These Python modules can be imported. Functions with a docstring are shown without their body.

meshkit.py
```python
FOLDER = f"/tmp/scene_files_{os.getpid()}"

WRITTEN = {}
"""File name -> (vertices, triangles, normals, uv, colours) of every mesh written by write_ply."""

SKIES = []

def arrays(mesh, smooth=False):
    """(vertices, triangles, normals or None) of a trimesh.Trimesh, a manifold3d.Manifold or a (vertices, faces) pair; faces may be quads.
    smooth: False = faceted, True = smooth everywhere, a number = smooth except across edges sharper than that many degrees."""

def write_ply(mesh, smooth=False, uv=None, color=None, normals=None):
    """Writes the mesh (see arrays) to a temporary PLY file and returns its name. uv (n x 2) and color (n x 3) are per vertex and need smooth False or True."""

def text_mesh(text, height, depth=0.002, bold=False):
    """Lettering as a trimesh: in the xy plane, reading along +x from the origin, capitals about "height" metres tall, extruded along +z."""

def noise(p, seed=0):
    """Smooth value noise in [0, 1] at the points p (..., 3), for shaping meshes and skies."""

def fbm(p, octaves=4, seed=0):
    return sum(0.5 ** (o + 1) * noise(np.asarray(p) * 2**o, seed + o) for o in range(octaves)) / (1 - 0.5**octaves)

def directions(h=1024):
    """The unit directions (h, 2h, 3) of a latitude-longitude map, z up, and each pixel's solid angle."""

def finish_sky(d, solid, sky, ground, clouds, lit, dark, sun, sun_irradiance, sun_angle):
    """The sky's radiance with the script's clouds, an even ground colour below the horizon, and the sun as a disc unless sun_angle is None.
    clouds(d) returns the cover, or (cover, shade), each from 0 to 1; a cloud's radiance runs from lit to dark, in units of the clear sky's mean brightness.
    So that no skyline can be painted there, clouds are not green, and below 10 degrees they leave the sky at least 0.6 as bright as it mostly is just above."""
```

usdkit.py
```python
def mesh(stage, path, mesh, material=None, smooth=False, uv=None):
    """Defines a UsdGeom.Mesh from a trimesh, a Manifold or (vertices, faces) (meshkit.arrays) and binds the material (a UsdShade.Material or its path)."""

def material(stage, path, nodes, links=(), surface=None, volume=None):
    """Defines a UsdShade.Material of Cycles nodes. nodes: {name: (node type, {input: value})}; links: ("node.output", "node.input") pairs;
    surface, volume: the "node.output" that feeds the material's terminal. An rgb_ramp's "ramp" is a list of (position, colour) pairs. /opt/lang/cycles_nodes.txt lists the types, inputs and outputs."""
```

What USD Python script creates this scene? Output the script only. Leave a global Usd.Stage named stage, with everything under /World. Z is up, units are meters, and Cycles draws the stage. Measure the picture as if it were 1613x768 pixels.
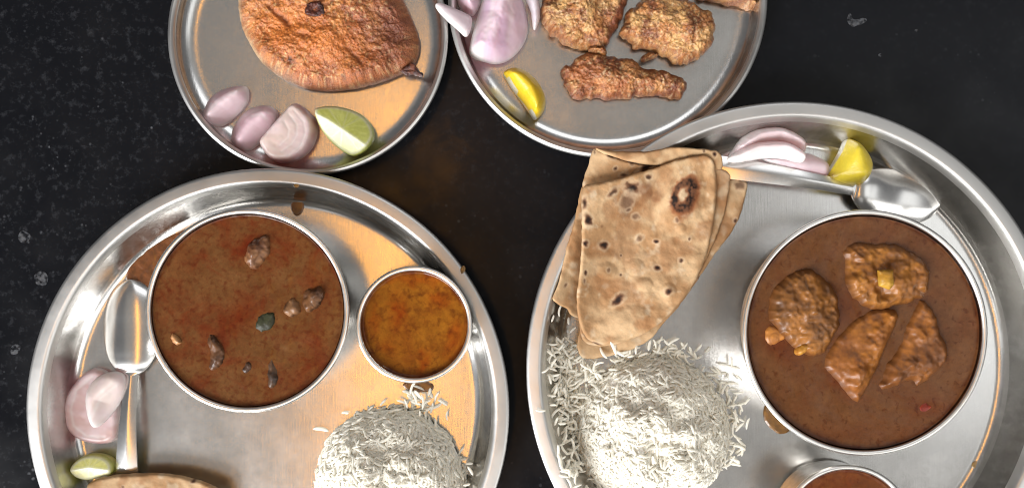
import math, random
import numpy as np
import trimesh
import usdkit
from meshkit import noise, fbm
from scipy.spatial import Delaunay, cKDTree
from shapely.geometry import Polygon, Point
from shapely import contains_xy
from pxr import Usd, UsdGeom, UsdLux, UsdShade, Gf, Sdf, Vt

random.seed(7)
rng = np.random.default_rng(7)
stage = Usd.Stage.CreateInMemory()
UsdGeom.SetStageUpAxis(stage, 'Z')
UsdGeom.SetStageMetersPerUnit(stage, 1.0)
UsdGeom.Xform.Define(stage, '/World')
UsdGeom.Scope.Define(stage, '/World/Looks')

# ------------------------------------------------------------------ camera
CAM_Z = 0.52
TAN = 0.2863 / 0.50
cam = UsdGeom.Camera.Define(stage, '/World/camera')
cam.AddTranslateOp().Set(Gf.Vec3d(0, 0, CAM_Z))
cam.CreateHorizontalApertureAttr(36.0)
cam.CreateVerticalApertureAttr(36.0 * 487 / 1024)
cam.CreateFocalLengthAttr(18.0 / TAN)
cam.CreateClippingRangeAttr(Gf.Vec2f(0.01, 50))
cam.CreateExposureAttr(0.3)
cam.CreateFStopAttr(5.6)
cam.CreateFocusDistanceAttr(CAM_Z - 0.03)

# ------------------------------------------------------------------ light
dome = UsdLux.DomeLight.Define(stage, '/World/room_light')
dome_mat = usdkit.material(stage, '/World/Looks/room_air', {
    'b': ('background_shader', {'color': (0.95, 0.97, 1.0), 'strength': 0.11})}, surface='b.background')
UsdShade.MaterialBindingAPI.Apply(dome.GetPrim()).Bind(dome_mat)


def rect_light(name, pos, aim, w, h, color, intensity, roll=0.0):
    l = UsdLux.RectLight.Define(stage, '/World/' + name)
    l.CreateWidthAttr(w); l.CreateHeightAttr(h)
    l.CreateColorAttr(Gf.Vec3f(*color)); l.CreateIntensityAttr(intensity)
    z = np.array(pos, float) - np.array(aim, float); z /= np.linalg.norm(z)
    up = np.array([0, 1.0, 0]) if abs(z[1]) < 0.95 else np.array([0, 0, 1.0])
    x = np.cross(up, z); x /= np.linalg.norm(x); y = np.cross(z, x)
    c, s = math.cos(roll), math.sin(roll)
    x, y = c * x + s * y, -s * x + c * y
    m = Gf.Matrix4d(*x, 0, *y, 0, *z, 0, *map(float, pos), 1)
    l.AddTransformOp().Set(m)
    return l


rect_light('ceiling_bounce', (0.25, -0.25, 1.9), (0.25, -0.25, 0), 3.0, 2.2, (1.0, 0.94, 0.83), 0.14)
rect_light('window_overhead_right', (1.15, 0.05, 1.7), (0.25, 0, 0), 0.8, 1.0, (0.97, 0.99, 1.0), 0.85)
rect_light('window_left_front', (-2.25, -2.5, 1.8), (0, -0.05, 0), 3.0, 1.6, (0.97, 0.98, 1.0), 21.0)
rect_light('fill_right_front', (2.3, -1.7, 1.9), (0, -0.05, 0), 1.8, 1.4, (1.0, 0.99, 0.97), 2.5)  # added fill from the right, balances the left window; no known source
rect_light('fill_front', (0.2, -1.65, 2.2), (0.1, 0, 0), 2.2, 0.8, (1.0, 0.98, 0.95), 2.0)  # soft front fill, an added lamp rather than an actual window
rect_light('fill_rear', (0.5, 1.75, 2.2), (0.0, 0, 0), 2.0, 0.8, (0.97, 0.98, 1.0), 1.8)  # added back fill to lift the far sides of rice and onions
rect_light('warm_tube_lamp', (-0.24, -0.14, 1.55), (-0.24, -0.14, 0), 0.12, 1.1, (1.0, 0.40, 0.02), 4.8)

# ------------------------------------------------------------------ helpers
K = TAN / 806.5


def at(px, py, z):
    """The point of the table scene at height z that the photograph shows at (px, py)."""
    s = K * (CAM_Z - z)
    return np.array([(px - 806.5) * s, -(py - 384.0) * s, z])


def size(n, z):
    return n * K * (CAM_Z - z)


def lin(r, g, b):
    c = np.array([r, g, b], float) / 255
    return np.where(c <= 0.04045, c / 12.92, ((c + 0.055) / 1.055) ** 2.4)


taken = {}


def numbered(parent, name):
    n = taken.get((parent, name), 0)
    taken[(parent, name)] = n + 1
    return name if n == 0 else f'{name}_{n:03d}'


def tag(prim, label=None, cat=None, group=None, kind=None):
    for k, v in (('label', label), ('category', cat), ('group', group), ('kind', kind)):
        if v:
            prim.SetCustomDataByKey(k, v)


def thing(name, label, cat, loc=(0, 0, 0), group=None, kind=None):
    x = UsdGeom.Xform.Define(stage, '/World/' + numbered('/World', name))
    x.AddTranslateOp().Set(Gf.Vec3d(*map(float, loc)))
    p = x.GetPrim()
    tag(p, label, cat, group, kind)
    p.loc = None
    origins[str(p.GetPath())] = np.array(loc, float)
    return p


origins = {}


def compact(v, f, color):
    used = np.unique(f)
    if len(used) == len(v):
        return v, f, color
    new = np.zeros(len(v), int); new[used] = np.arange(len(used))
    return np.asarray(v)[used], new[f], None if color is None else np.asarray(color)[used]


def obj(name, mesh, mat, parent=None, color=None, smooth=True, label=None, kind=None):
    """ONE mesh of the scene from world coordinates, under parent."""
    root = str(parent.GetPath()) if parent is not None else '/World'
    if parent is not None and root not in origins:
        origins[root] = np.zeros(3)
    off = origins.get(root, np.zeros(3))
    v, f = (mesh.vertices, mesh.faces) if hasattr(mesh, 'vertices') else mesh
    v, f, color = compact(v, f, color)
    path = root + '/' + numbered(root, name)
    m = usdkit.mesh(stage, path, (np.asarray(v) - off, f), mat, smooth=smooth)
    if color is not None:
        UsdGeom.PrimvarsAPI(m).CreatePrimvar('Cd', Sdf.ValueTypeNames.Color3fArray, 'vertex').Set(
            Vt.Vec3fArray.FromNumpy(np.asarray(color, np.float32)))
    origins[path] = off
    if label or kind:
        tag(m.GetPrim(), label, kind=kind)
    return m.GetPrim()


def single(name, mesh, mat, label, cat, group=None, kind=None, color=None, smooth=True):
    """A thing that is one mesh, with its origin at its base."""
    v, f = (mesh.vertices, mesh.faces) if hasattr(mesh, 'vertices') else mesh
    v, f, color = compact(np.asarray(v), f, color)
    lo, hi = v.min(0), v.max(0)
    loc = np.array([(lo[0] + hi[0]) / 2, (lo[1] + hi[1]) / 2, lo[2]])
    path = '/World/' + numbered('/World', name)
    m = usdkit.mesh(stage, path, (v - loc, f), mat, smooth=smooth)
    m.AddTranslateOp().Set(Gf.Vec3d(*map(float, loc)))
    if color is not None:
        UsdGeom.PrimvarsAPI(m).CreatePrimvar('Cd', Sdf.ValueTypeNames.Color3fArray, 'vertex').Set(
            Vt.Vec3fArray.FromNumpy(np.asarray(color, np.float32)))
    tag(m.GetPrim(), label, cat, group, kind)
    origins[path] = loc
    return m.GetPrim()


def lathe(profile, center, n=192):
    """Open or closed turned surface: profile of (radius, height), outward side to the right of travel."""
    p = np.array(profile, float)
    a = np.linspace(0, 2 * np.pi, n, endpoint=False)
    v = np.stack([p[:, None, 0] * np.cos(a), p[:, None, 0] * np.sin(a), np.repeat(p[:, 1:2], n, 1)], -1).reshape(-1, 3)
    i, j = np.meshgrid(np.arange(len(p) - 1), np.arange(n), indexing='ij')
    i, j = i.ravel(), j.ravel()
    k = (j + 1) % n
    f = np.vstack([np.stack([i * n + j, (i + 1) * n + j, (i + 1) * n + k], 1), np.stack([i * n + j, (i + 1) * n + k, i * n + k], 1)])
    a0, b0, c0 = v[f[:, 0]], v[f[:, 1]], v[f[:, 2]]
    f = f[np.linalg.norm(np.cross(b0 - a0, c0 - a0), axis=1) > 1e-14]
    q = v + np.array(center)
    rad = np.hypot(v[:, 0], v[:, 1])
    w = np.clip(rad / max(rad.max(), 1e-9), 0, 1) ** 2
    v = v * (1 + (0.0030 * (noise(q * [22, 22, 0], 77) - 0.5) * w)[:, None] * [1, 1, 0])
    v[:, 2] += (noise(q * [16, 16, 0], 78) - 0.5) * 0.0007 * w * np.clip(v[:, 2] / 0.01, 0, 1)
    return v + np.array(center), f


def smooth_outline(pts, step=2.0, rounds=2):
    p = np.array(pts, float)
    for _ in range(rounds):
        q = np.roll(p, -1, 0)
        p = np.stack([0.75 * p + 0.25 * q, 0.25 * p + 0.75 * q], 1).reshape(-1, 2)
    g = Polygon(p)
    if not g.is_valid:
        g = g.buffer(0)
        if g.geom_type != 'Polygon':
            g = max(g.geoms, key=lambda x: x.area)
    return resample(g, step), g


def resample(g, step):
    e = g.exterior
    n = max(8, int(e.length / step))
    return np.array([e.interpolate(t, normalized=True).coords[0] for t in np.linspace(0, 1, n, endpoint=False)])


class Blob:
    """A closed body over an outline given in photograph pixels: rounded edges, top from a height function of (pixel xy, distance to edge in px)."""

    def __init__(self, pts, base, top, step=2.5, edge=6.0, rounds=2, foot=0.35, wob=0.0, seed=0, bottom=None):
        b, g = smooth_outline(pts, step, rounds)
        if wob:
            t = np.column_stack([b / 7.0, np.full(len(b), seed * 3.1)])
            c = np.column_stack([b / 3.0, np.full(len(b), seed * 5.7)])
            nrm = np.roll(b, -1, 0) - np.roll(b, 1, 0)
            nrm = np.column_stack([nrm[:, 1], -nrm[:, 0]]) / np.maximum(np.linalg.norm(nrm, axis=1, keepdims=True), 1e-9)
            b = b + nrm * ((noise(t, seed) - 0.5) * 2 * wob + (noise(c, seed + 9) - 0.5) * wob * 0.15)[:, None]
            g = Polygon(b).buffer(0)
            if g.geom_type != 'Polygon':
                g = max(g.geoms, key=lambda x: x.area)
            b = resample(g, step)
        P = [b]
        for frac in (0.08, 0.3, 0.6):
            q = g.buffer(-edge * frac)
            for h in (q.geoms if hasattr(q, 'geoms') else [q]):
                if h.area > step * step * 2:
                    P.append(resample(h, step))
        x0, y0, x1, y1 = g.bounds
        X, Y = np.meshgrid(np.arange(x0, x1, step), np.arange(y0, y1, step * 0.866))
        X = X + (np.arange(len(Y)) % 2)[:, None] * step / 2
        grid = np.column_stack([X.ravel(), Y.ravel()])
        inner = g.buffer(-edge * 0.6 - step * 0.5)
        if inner.area > 0:
            P.append(grid[contains_xy(inner, grid[:, 0], grid[:, 1])])
        p = np.vstack(P)
        nb = len(b)
        tri = Delaunay(p).simplices
        c = p[tri].mean(1)
        keep = contains_xy(g.buffer(1e-6), c[:, 0], c[:, 1])
        tri = tri[keep]
        u, v = p[tri[:, 1]] - p[tri[:, 0]], p[tri[:, 2]] - p[tri[:, 0]]
        flip = u[:, 0] * v[:, 1] - u[:, 1] * v[:, 0] > 0   # photograph y runs down
        tri[flip] = tri[flip][:, ::-1]
        dense = resample(g, min(step, 1.0))
        d = cKDTree(dense).query(p)[0]
        d[:nb] = 0
        z0 = base(p) if callable(base) else np.full(len(p), float(base))
        h = top(p, d) if callable(top) else np.full(len(p), float(top))
        r = np.clip(d / edge, 0, 1)
        prof = foot + (1 - foot) * np.sqrt(np.clip(1 - (1 - r) ** 2, 0, 1))
        zt = z0 + h * prof
        zb = z0 if bottom is None else z0 + bottom(p, d)
        zb = np.minimum(zb + (zt - zb) * np.clip(1 - r * 1.5, 0, 1) * 0.5, zt - 1e-5)
        s = K * (CAM_Z - (z0 + 0.3 * h.max()))
        xy = np.column_stack([(p[:, 0] - 806.5) * s, -(p[:, 1] - 384) * s])
        n = len(p)
        V = np.vstack([np.column_stack([xy, zt]), np.column_stack([xy, zb])])
        V[n:n + nb, 2] = V[:nb, 2]
        F2 = tri[:, ::-1] + n
        remap = np.arange(2 * n)
        remap[n:n + nb] = np.arange(nb)
        F = np.vstack([tri, remap[F2]])
        used = np.ones(2 * n, bool)
        used[n:n + nb] = False
        new = np.cumsum(used) - 1
        self.v, self.f = V[used], new[F]
        self.p = np.vstack([p, p])[used]
        self.d = np.concatenate([d, d])[used]
        self.top = np.concatenate([np.ones(n, bool), np.zeros(n, bool)])[used]
        self.poly = g

    def normals(self):
        v, f = self.v, self.f
        nn = np.zeros_like(v)
        fn = np.cross(v[f[:, 1]] - v[f[:, 0]], v[f[:, 2]] - v[f[:, 0]])
        for k in range(3):
            np.add.at(nn, f[:, k], fn)
        return nn / np.maximum(np.linalg.norm(nn, axis=1, keepdims=True), 1e-20)

    def push(self, amount, floor=None):
        self.v = self.v + self.normals() * np.asarray(amount)[:, None]
        if floor is not None:
            self.v[:, 2] = np.maximum(self.v[:, 2], floor)
        return self

    @property
    def mesh(self):
        return self.v, self.f


def mixc(a, b, t):
    t = np.clip(t, 0, 1)[:, None]
    return np.asarray(a) * (1 - t) + np.asarray(b) * t


def sm(a, b, x):
    t = np.clip((x - a) / (b - a), 0, 1)
    return t * t * (3 - 2 * t)


def seg_dist(p, a, b):
    a, b = np.array(a, float), np.array(b, float)
    t = np.clip(((p - a) @ (b - a)) / ((b - a) @ (b - a)), 0, 1)
    return np.linalg.norm(p - a - t[:, None] * (b - a), axis=1)


def line_dist(p, pts):
    return np.min([seg_dist(p, pts[i], pts[i + 1]) for i in range(len(pts) - 1)], axis=0)


def n2(p, scale, seed=0, oct=3):
    return fbm(np.column_stack([p / scale, np.full(len(p), seed * 1.7 + 0.3)]), oct, seed)


# ------------------------------------------------------------------ materials
L = '/World/Looks/'


def steel(name, rough, color=(0.70, 0.69, 0.67), streak=None, aniso=0.0, smudge=0.06):
    nodes = {'g': ('geometry', {}),
             'n': ('noise_texture', {'scale': 55.0, 'detail': 4.0, 'roughness': 0.6}),
             'r': ('map_range', {'from_min': 0.3, 'from_max': 0.7, 'to_min': rough - smudge * 0.5, 'to_max': rough + smudge}),
             'p': ('principled_bsdf', {'metallic': 1.0, 'base_color': color, 'roughness': rough})}
    links = [('g.position', 'n.vector'), ('n.fac', 'r.value'), ('r.result', 'p.roughness')]
    if streak:
        nodes['m'] = ('mapping', {'scale': streak})
        nodes['n2'] = ('noise_texture', {'scale': 1.0, 'detail': 3.0})
        nodes['b'] = ('bump', {'strength': 0.10, 'distance': 0.0004})
        links += [('g.position', 'm.vector'), ('m.vector', 'n2.vector'), ('n2.fac', 'b.height'), ('b.normal', 'p.normal')]
    return usdkit.material(stage, L + name, nodes, links, surface='p.BSDF')


M_floor = steel('brushed_steel', 0.22, smudge=0.03, streak=(2500, 60, 60))
M_wall = steel('polished_steel', 0.22, color=(0.52, 0.51, 0.49))
M_rim = steel('worn_rim_steel', 0.40, color=(0.56, 0.55, 0.53))
M_spoon = steel('spoon_steel', 0.23, color=(0.74, 0.73, 0.71), smudge=0.02)
M_bowl = steel('bowl_steel', 0.16)
M_bowl_out = steel('bowl_outside_steel', 0.26, color=(0.46, 0.45, 0.43))
M_bowl_rim = steel('bowl_rim_steel', 0.30, color=(0.80, 0.78, 0.74))


def painted(name, rough=0.5, bump_scale=400.0, bump=0.0, dist=0.0006, coat=0.0, sss=0.0, sss_scale=0.003, vary=0.15, vary_scale=250.0, radius=(1, 0.5, 0.3), spec=0.5, rough_var=0.0):
    nodes = {'a': ('attribute', {'attribute': 'Cd'}), 'g': ('geometry', {}),
             'n': ('noise_texture', {'scale': vary_scale, 'detail': 4.0, 'roughness': 0.65}),
             'mr': ('map_range', {'from_min': 0.25, 'from_max': 0.75, 'to_min': 0.68 * (1 - vary), 'to_max': 0.68 * (1 + vary)}),
             'mx': ('vector_math', {'math_type': 'scale'}),
             'p': ('principled_bsdf', {'roughness': rough, 'coat_weight': coat, 'coat_roughness': 0.12, 'subsurface_weight': sss,
                                       'subsurface_scale': sss_scale, 'subsurface_radius': radius, 'specular_ior_level': spec})}
    links = [('g.position', 'n.vector'), ('n.fac', 'mr.value'), ('a.vector', 'mx.vector1'), ('mr.result', 'mx.scale'), ('mx.vector', 'p.base_color')]
    if bump:
        nodes['n2'] = ('noise_texture', {'scale': bump_scale, 'detail': 5.0, 'roughness': 0.6})
        nodes['b'] = ('bump', {'strength': bump, 'distance': dist})
        links += [('g.position', 'n2.vector'), ('n2.fac', 'b.height'), ('b.normal', 'p.normal')]
    return usdkit.material(stage, L + name, nodes, links, surface='p.BSDF')


M_chapati = painted('chapati_bread', rough=0.75, bump=0.5, bump_scale=900, dist=0.0003, vary=0.10, vary_scale=320, spec=0.25)
M_fried = painted('fried_crust', rough=0.42, bump=0.9, bump_scale=1100, dist=0.0007, vary=0.50, vary_scale=950, spec=0.45)
M_onion = painted('onion_flesh', rough=0.36, bump=0.12, bump_scale=260, dist=0.0003, sss=0.35, sss_scale=0.004, vary=0.04, vary_scale=200, radius=(1, 0.6, 0.6))
M_citrus = painted('citrus_flesh', rough=0.28, bump=0.25, bump_scale=700, dist=0.0003, sss=0.25, sss_scale=0.003, vary=0.12, vary_scale=500, radius=(1, 0.9, 0.3))
M_peel = painted('citrus_peel', rough=0.36, bump=0.35, bump_scale=1000, dist=0.0006, vary=0.10, vary_scale=420)
M_meat = painted('stewed_meat', rough=0.42, bump=0.10, bump_scale=420, dist=0.0006, vary=0.24, vary_scale=330, coat=0.05, spec=0.3)
M_sauce = painted('sauce_film', rough=0.25, bump=0.2, bump_scale=400, vary=0.2, vary_scale=300, coat=0.3)
M_leaf = painted('wilted_leaf', rough=0.5, spec=0.25, bump=0.3, bump_scale=500, vary=0.25, vary_scale=400)

M_rice = usdkit.material(stage, L + 'boiled_rice', {
    'g': ('geometry', {}),
    'ri': ('rgb_ramp', {'ramp': [(0, (0.955, 0.935, 0.86)), (0.5, (0.965, 0.955, 0.91)), (1, (0.975, 0.97, 0.95))]}),
    'p': ('principled_bsdf', {'roughness': 0.5, 'specular_ior_level': 0.25}),
    't': ('translucent_bsdf', {'color': (0.97, 0.955, 0.89)}), 'm': ('mix_closure', {'fac': 0.5})},
    [('g.random_per_island', 'ri.fac'), ('ri.color', 'p.base_color'), ('p.BSDF', 'm.closure1'), ('t.BSDF', 'm.closure2')], surface='m.closure')
M_rice_core = usdkit.material(stage, L + 'packed_rice', {
    'g': ('geometry', {}), 'n': ('noise_texture', {'scale': 600.0, 'detail': 3.0}), 'b': ('bump', {'strength': 0.8, 'distance': 0.0012}),
    'p': ('principled_bsdf', {'base_color': (0.95, 0.93, 0.86), 'roughness': 0.6})},
    [('g.position', 'n.vector'), ('n.fac', 'b.height'), ('b.normal', 'p.normal')], surface='p.BSDF')


def gravy(name, base, dark, red, red_amount, speck_scale, speck_cut, blotch=90.0, rough=0.2):
    nodes = {'g': ('geometry', {}), 'oil': ('attribute', {'attribute': 'Cd'}), 'ml': ('vector_math', {'math_type': 'multiply'}),
             'n1': ('noise_texture', {'scale': blotch, 'detail': 5.0, 'roughness': 0.6}),
             'r1': ('map_range', {'from_min': 0.35, 'from_max': 0.68, 'to_min': 0.0, 'to_max': 1.0, 'clamp': True}),
             'm1': ('mix_color', {'a': base, 'b': dark}),
             'n2': ('noise_texture', {'scale': blotch * 0.45, 'detail': 3.0, 'roughness': 0.7, 'distortion': 1.0}),
             'r2': ('map_range', {'from_min': 0.48, 'from_max': 0.72, 'to_min': 0.0, 'to_max': red_amount, 'clamp': True}),
             'm2': ('mix_color', {'b': red}),
             'n4': ('noise_texture', {'scale': speck_scale, 'detail': 2.0, 'roughness': 0.55, 'distortion': 0.4}),
             'r3': ('map_range', {'from_min': 0.60 - 0.12 * speck_cut, 'from_max': 0.72, 'to_min': 0.0, 'to_max': 0.65, 'clamp': True}),
             'm3': ('mix_color', {'b': tuple(np.array(red) * 0.62)}),
             'n5': ('noise_texture', {'scale': 420.0, 'detail': 3.0, 'roughness': 0.7}),
             'r5': ('map_range', {'from_min': 0.3, 'from_max': 0.7, 'to_min': 0.60, 'to_max': 0.78}),
             'mx': ('vector_math', {'math_type': 'scale'}),
             'n3': ('noise_texture', {'scale': 260.0, 'detail': 4.0, 'roughness': 0.6}),
             'b': ('bump', {'strength': 0.22, 'distance': 0.0007}),
             'p': ('principled_bsdf', {'roughness': rough, 'specular_ior_level': 0.20})}
    links = [('g.position', 'n1.vector'), ('n1.fac', 'r1.value'), ('r1.result', 'm1.fac'), ('g.position', 'n2.vector'), ('n2.fac', 'r2.value'),
             ('m1.result', 'm2.a'), ('r2.result', 'm2.fac'),
             ('g.position', 'n4.vector'), ('n4.fac', 'r3.value'), ('m2.result', 'm3.a'), ('r3.result', 'm3.fac'),
             ('g.position', 'n5.vector'), ('n5.fac', 'r5.value'), ('m3.result', 'mx.vector1'), ('r5.result', 'mx.scale'), ('mx.vector', 'ml.vector1'), ('oil.vector', 'ml.vector2'), ('ml.vector', 'p.base_color'),
             ('g.position', 'n3.vector'), ('n3.fac', 'b.height'), ('b.normal', 'p.normal')]
    return usdkit.material(stage, L + name, nodes, links, surface='p.BSDF')


M_mutton_gravy = gravy('mutton_gravy', (0.165, 0.069, 0.021), (0.130, 0.049, 0.014), (0.140, 0.020, 0.004), 0.8, 330.0, 0.85, rough=0.22)
M_chicken_gravy = gravy('chicken_gravy', (0.152, 0.062, 0.022), (0.122, 0.045, 0.014), (0.120, 0.028, 0.006), 0.4, 300.0, 0.25, rough=0.22)
M_thin_gravy = gravy('thin_curry', (0.285, 0.100, 0.008), (0.215, 0.068, 0.006), (0.150, 0.026, 0.003), 0.6, 240.0, 0.9, blotch=60.0, rough=0.18)
M_red_gravy = gravy('red_curry', (0.165, 0.052, 0.013), (0.115, 0.032, 0.008), (0.140, 0.020, 0.005), 0.5, 300.0, 0.4, rough=0.24)


def table_material():
    stain = at(690, 262, 0)
    nodes = {'g': ('geometry', {}),
             'v': ('voronoi_texture', {'scale': 420.0}), 'sc': ('separate_color', {}),
             'r1': ('map_range', {'from_min': 0.80, 'from_max': 1.0, 'to_min': 0.0, 'to_max': 0.55, 'clamp': True}),
             'sub': ('math', {'math_type': 'subtract'}),
             'r2': ('map_range', {'from_min': 0.0, 'from_max': 0.25, 'to_min': 0.0, 'to_max': 1.0, 'clamp': True}),
             'n0': ('noise_texture', {'scale': 26.0, 'detail': 6.0, 'roughness': 0.7}),
             'r0': ('map_range', {'from_min': 0.50, 'from_max': 0.72, 'to_min': 0.0, 'to_max': 1.0, 'clamp': True}),
             'x': ('separate_xyz', {}),
             'rx': ('map_range', {'from_min': 0.05, 'from_max': -0.22, 'to_min': 0.18, 'to_max': 1.0, 'clamp': True}),
             'mu': ('math', {'math_type': 'multiply'}), 'mu2': ('math', {'math_type': 'multiply'}),
             'm1': ('mix_color', {'a': (0.0040, 0.0044, 0.0058), 'b': (0.115, 0.12, 0.13)}),
             'nf': ('noise_texture', {'scale': 190.0, 'detail': 4.0, 'roughness': 0.75}),
             'rf': ('map_range', {'from_min': 0.53, 'from_max': 0.78, 'to_min': 0.0, 'to_max': 0.45, 'clamp': True}),
             'mf': ('math', {'math_type': 'multiply'}),
             'm1b': ('mix_color', {'b': (0.055, 0.058, 0.065)}),
             # turmeric stain between the plates
             'd': ('vector_math', {'math_type': 'distance', 'vector2': tuple(stain)}),
             'ns': ('noise_texture', {'scale': 45.0, 'detail': 6.0, 'roughness': 0.65, 'distortion': 0.6}),
             'rd': ('map_range', {'from_min': 0.042, 'from_max': 0.0, 'to_min': -0.62, 'to_max': -0.10, 'clamp': True}),
             'ad': ('math', {'math_type': 'add'}),
             'rs': ('map_range', {'from_min': 0.14, 'from_max': 0.5, 'to_min': 0.0, 'to_max': 0.75, 'clamp': True}),
             'm2': ('mix_color', {'b': (0.036, 0.017, 0.006)}),
             'nr': ('noise_texture', {'scale': 35.0, 'detail': 5.0}),
             'rr': ('map_range', {'from_min': 0.3, 'from_max': 0.7, 'to_min': 0.20, 'to_max': 0.38}),
             'p': ('principled_bsdf', {'specular_ior_level': 0.17})}
    links = [('g.position', 'v.vector'), ('v.color', 'sc.color'), ('sc.r', 'r1.value'), ('r1.result', 'sub.value1'), ('v.distance', 'sub.value2'),
             ('sub.value', 'r2.value'), ('g.position', 'n0.vector'), ('n0.fac', 'r0.value'), ('g.position', 'x.vector'), ('x.x', 'rx.value'),
             ('r2.result', 'mu.value1'), ('r0.result', 'mu.value2'), ('mu.value', 'mu2.value1'), ('rx.result', 'mu2.value2'), ('mu2.value', 'm1.fac'),
             ('g.position', 'nf.vector'), ('nf.fac', 'rf.value'), ('rf.result', 'mf.value1'), ('rx.result', 'mf.value2'), ('mf.value', 'm1b.fac'), ('m1.result', 'm1b.a'),
             ('g.position', 'd.vector1'), ('g.position', 'ns.vector'), ('d.value', 'rd.value'), ('rd.result', 'ad.value1'), ('ns.fac', 'ad.value2'),
             ('ad.value', 'rs.value'), ('m1b.result', 'm2.a'), ('rs.result', 'm2.fac'), ('m2.result', 'p.base_color'),
             ('g.position', 'nr.vector'), ('nr.fac', 'rr.value'), ('rr.result', 'p.roughness')]
    return usdkit.material(stage, L + 'black_granite', nodes, links, surface='p.BSDF')


M_table = table_material()

# ------------------------------------------------------------------ the setting: a black granite table top
slab = trimesh.creation.box([1.10, 0.80, 0.03])
slab.apply_translation([0, 0, -0.0151])
tag(obj('tabletop', slab, M_table, smooth=False), kind='structure', label='polished black granite table top with pale flecks and dried smears')

# ------------------------------------------------------------------ plates
FLOOR = 0.0012


def arc(cx, cz, r, a0, a1, n=7):
    a = np.radians(np.linspace(a0, a1, n))
    return [(cx + r * math.cos(t), cz + r * math.sin(t)) for t in a]


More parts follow.
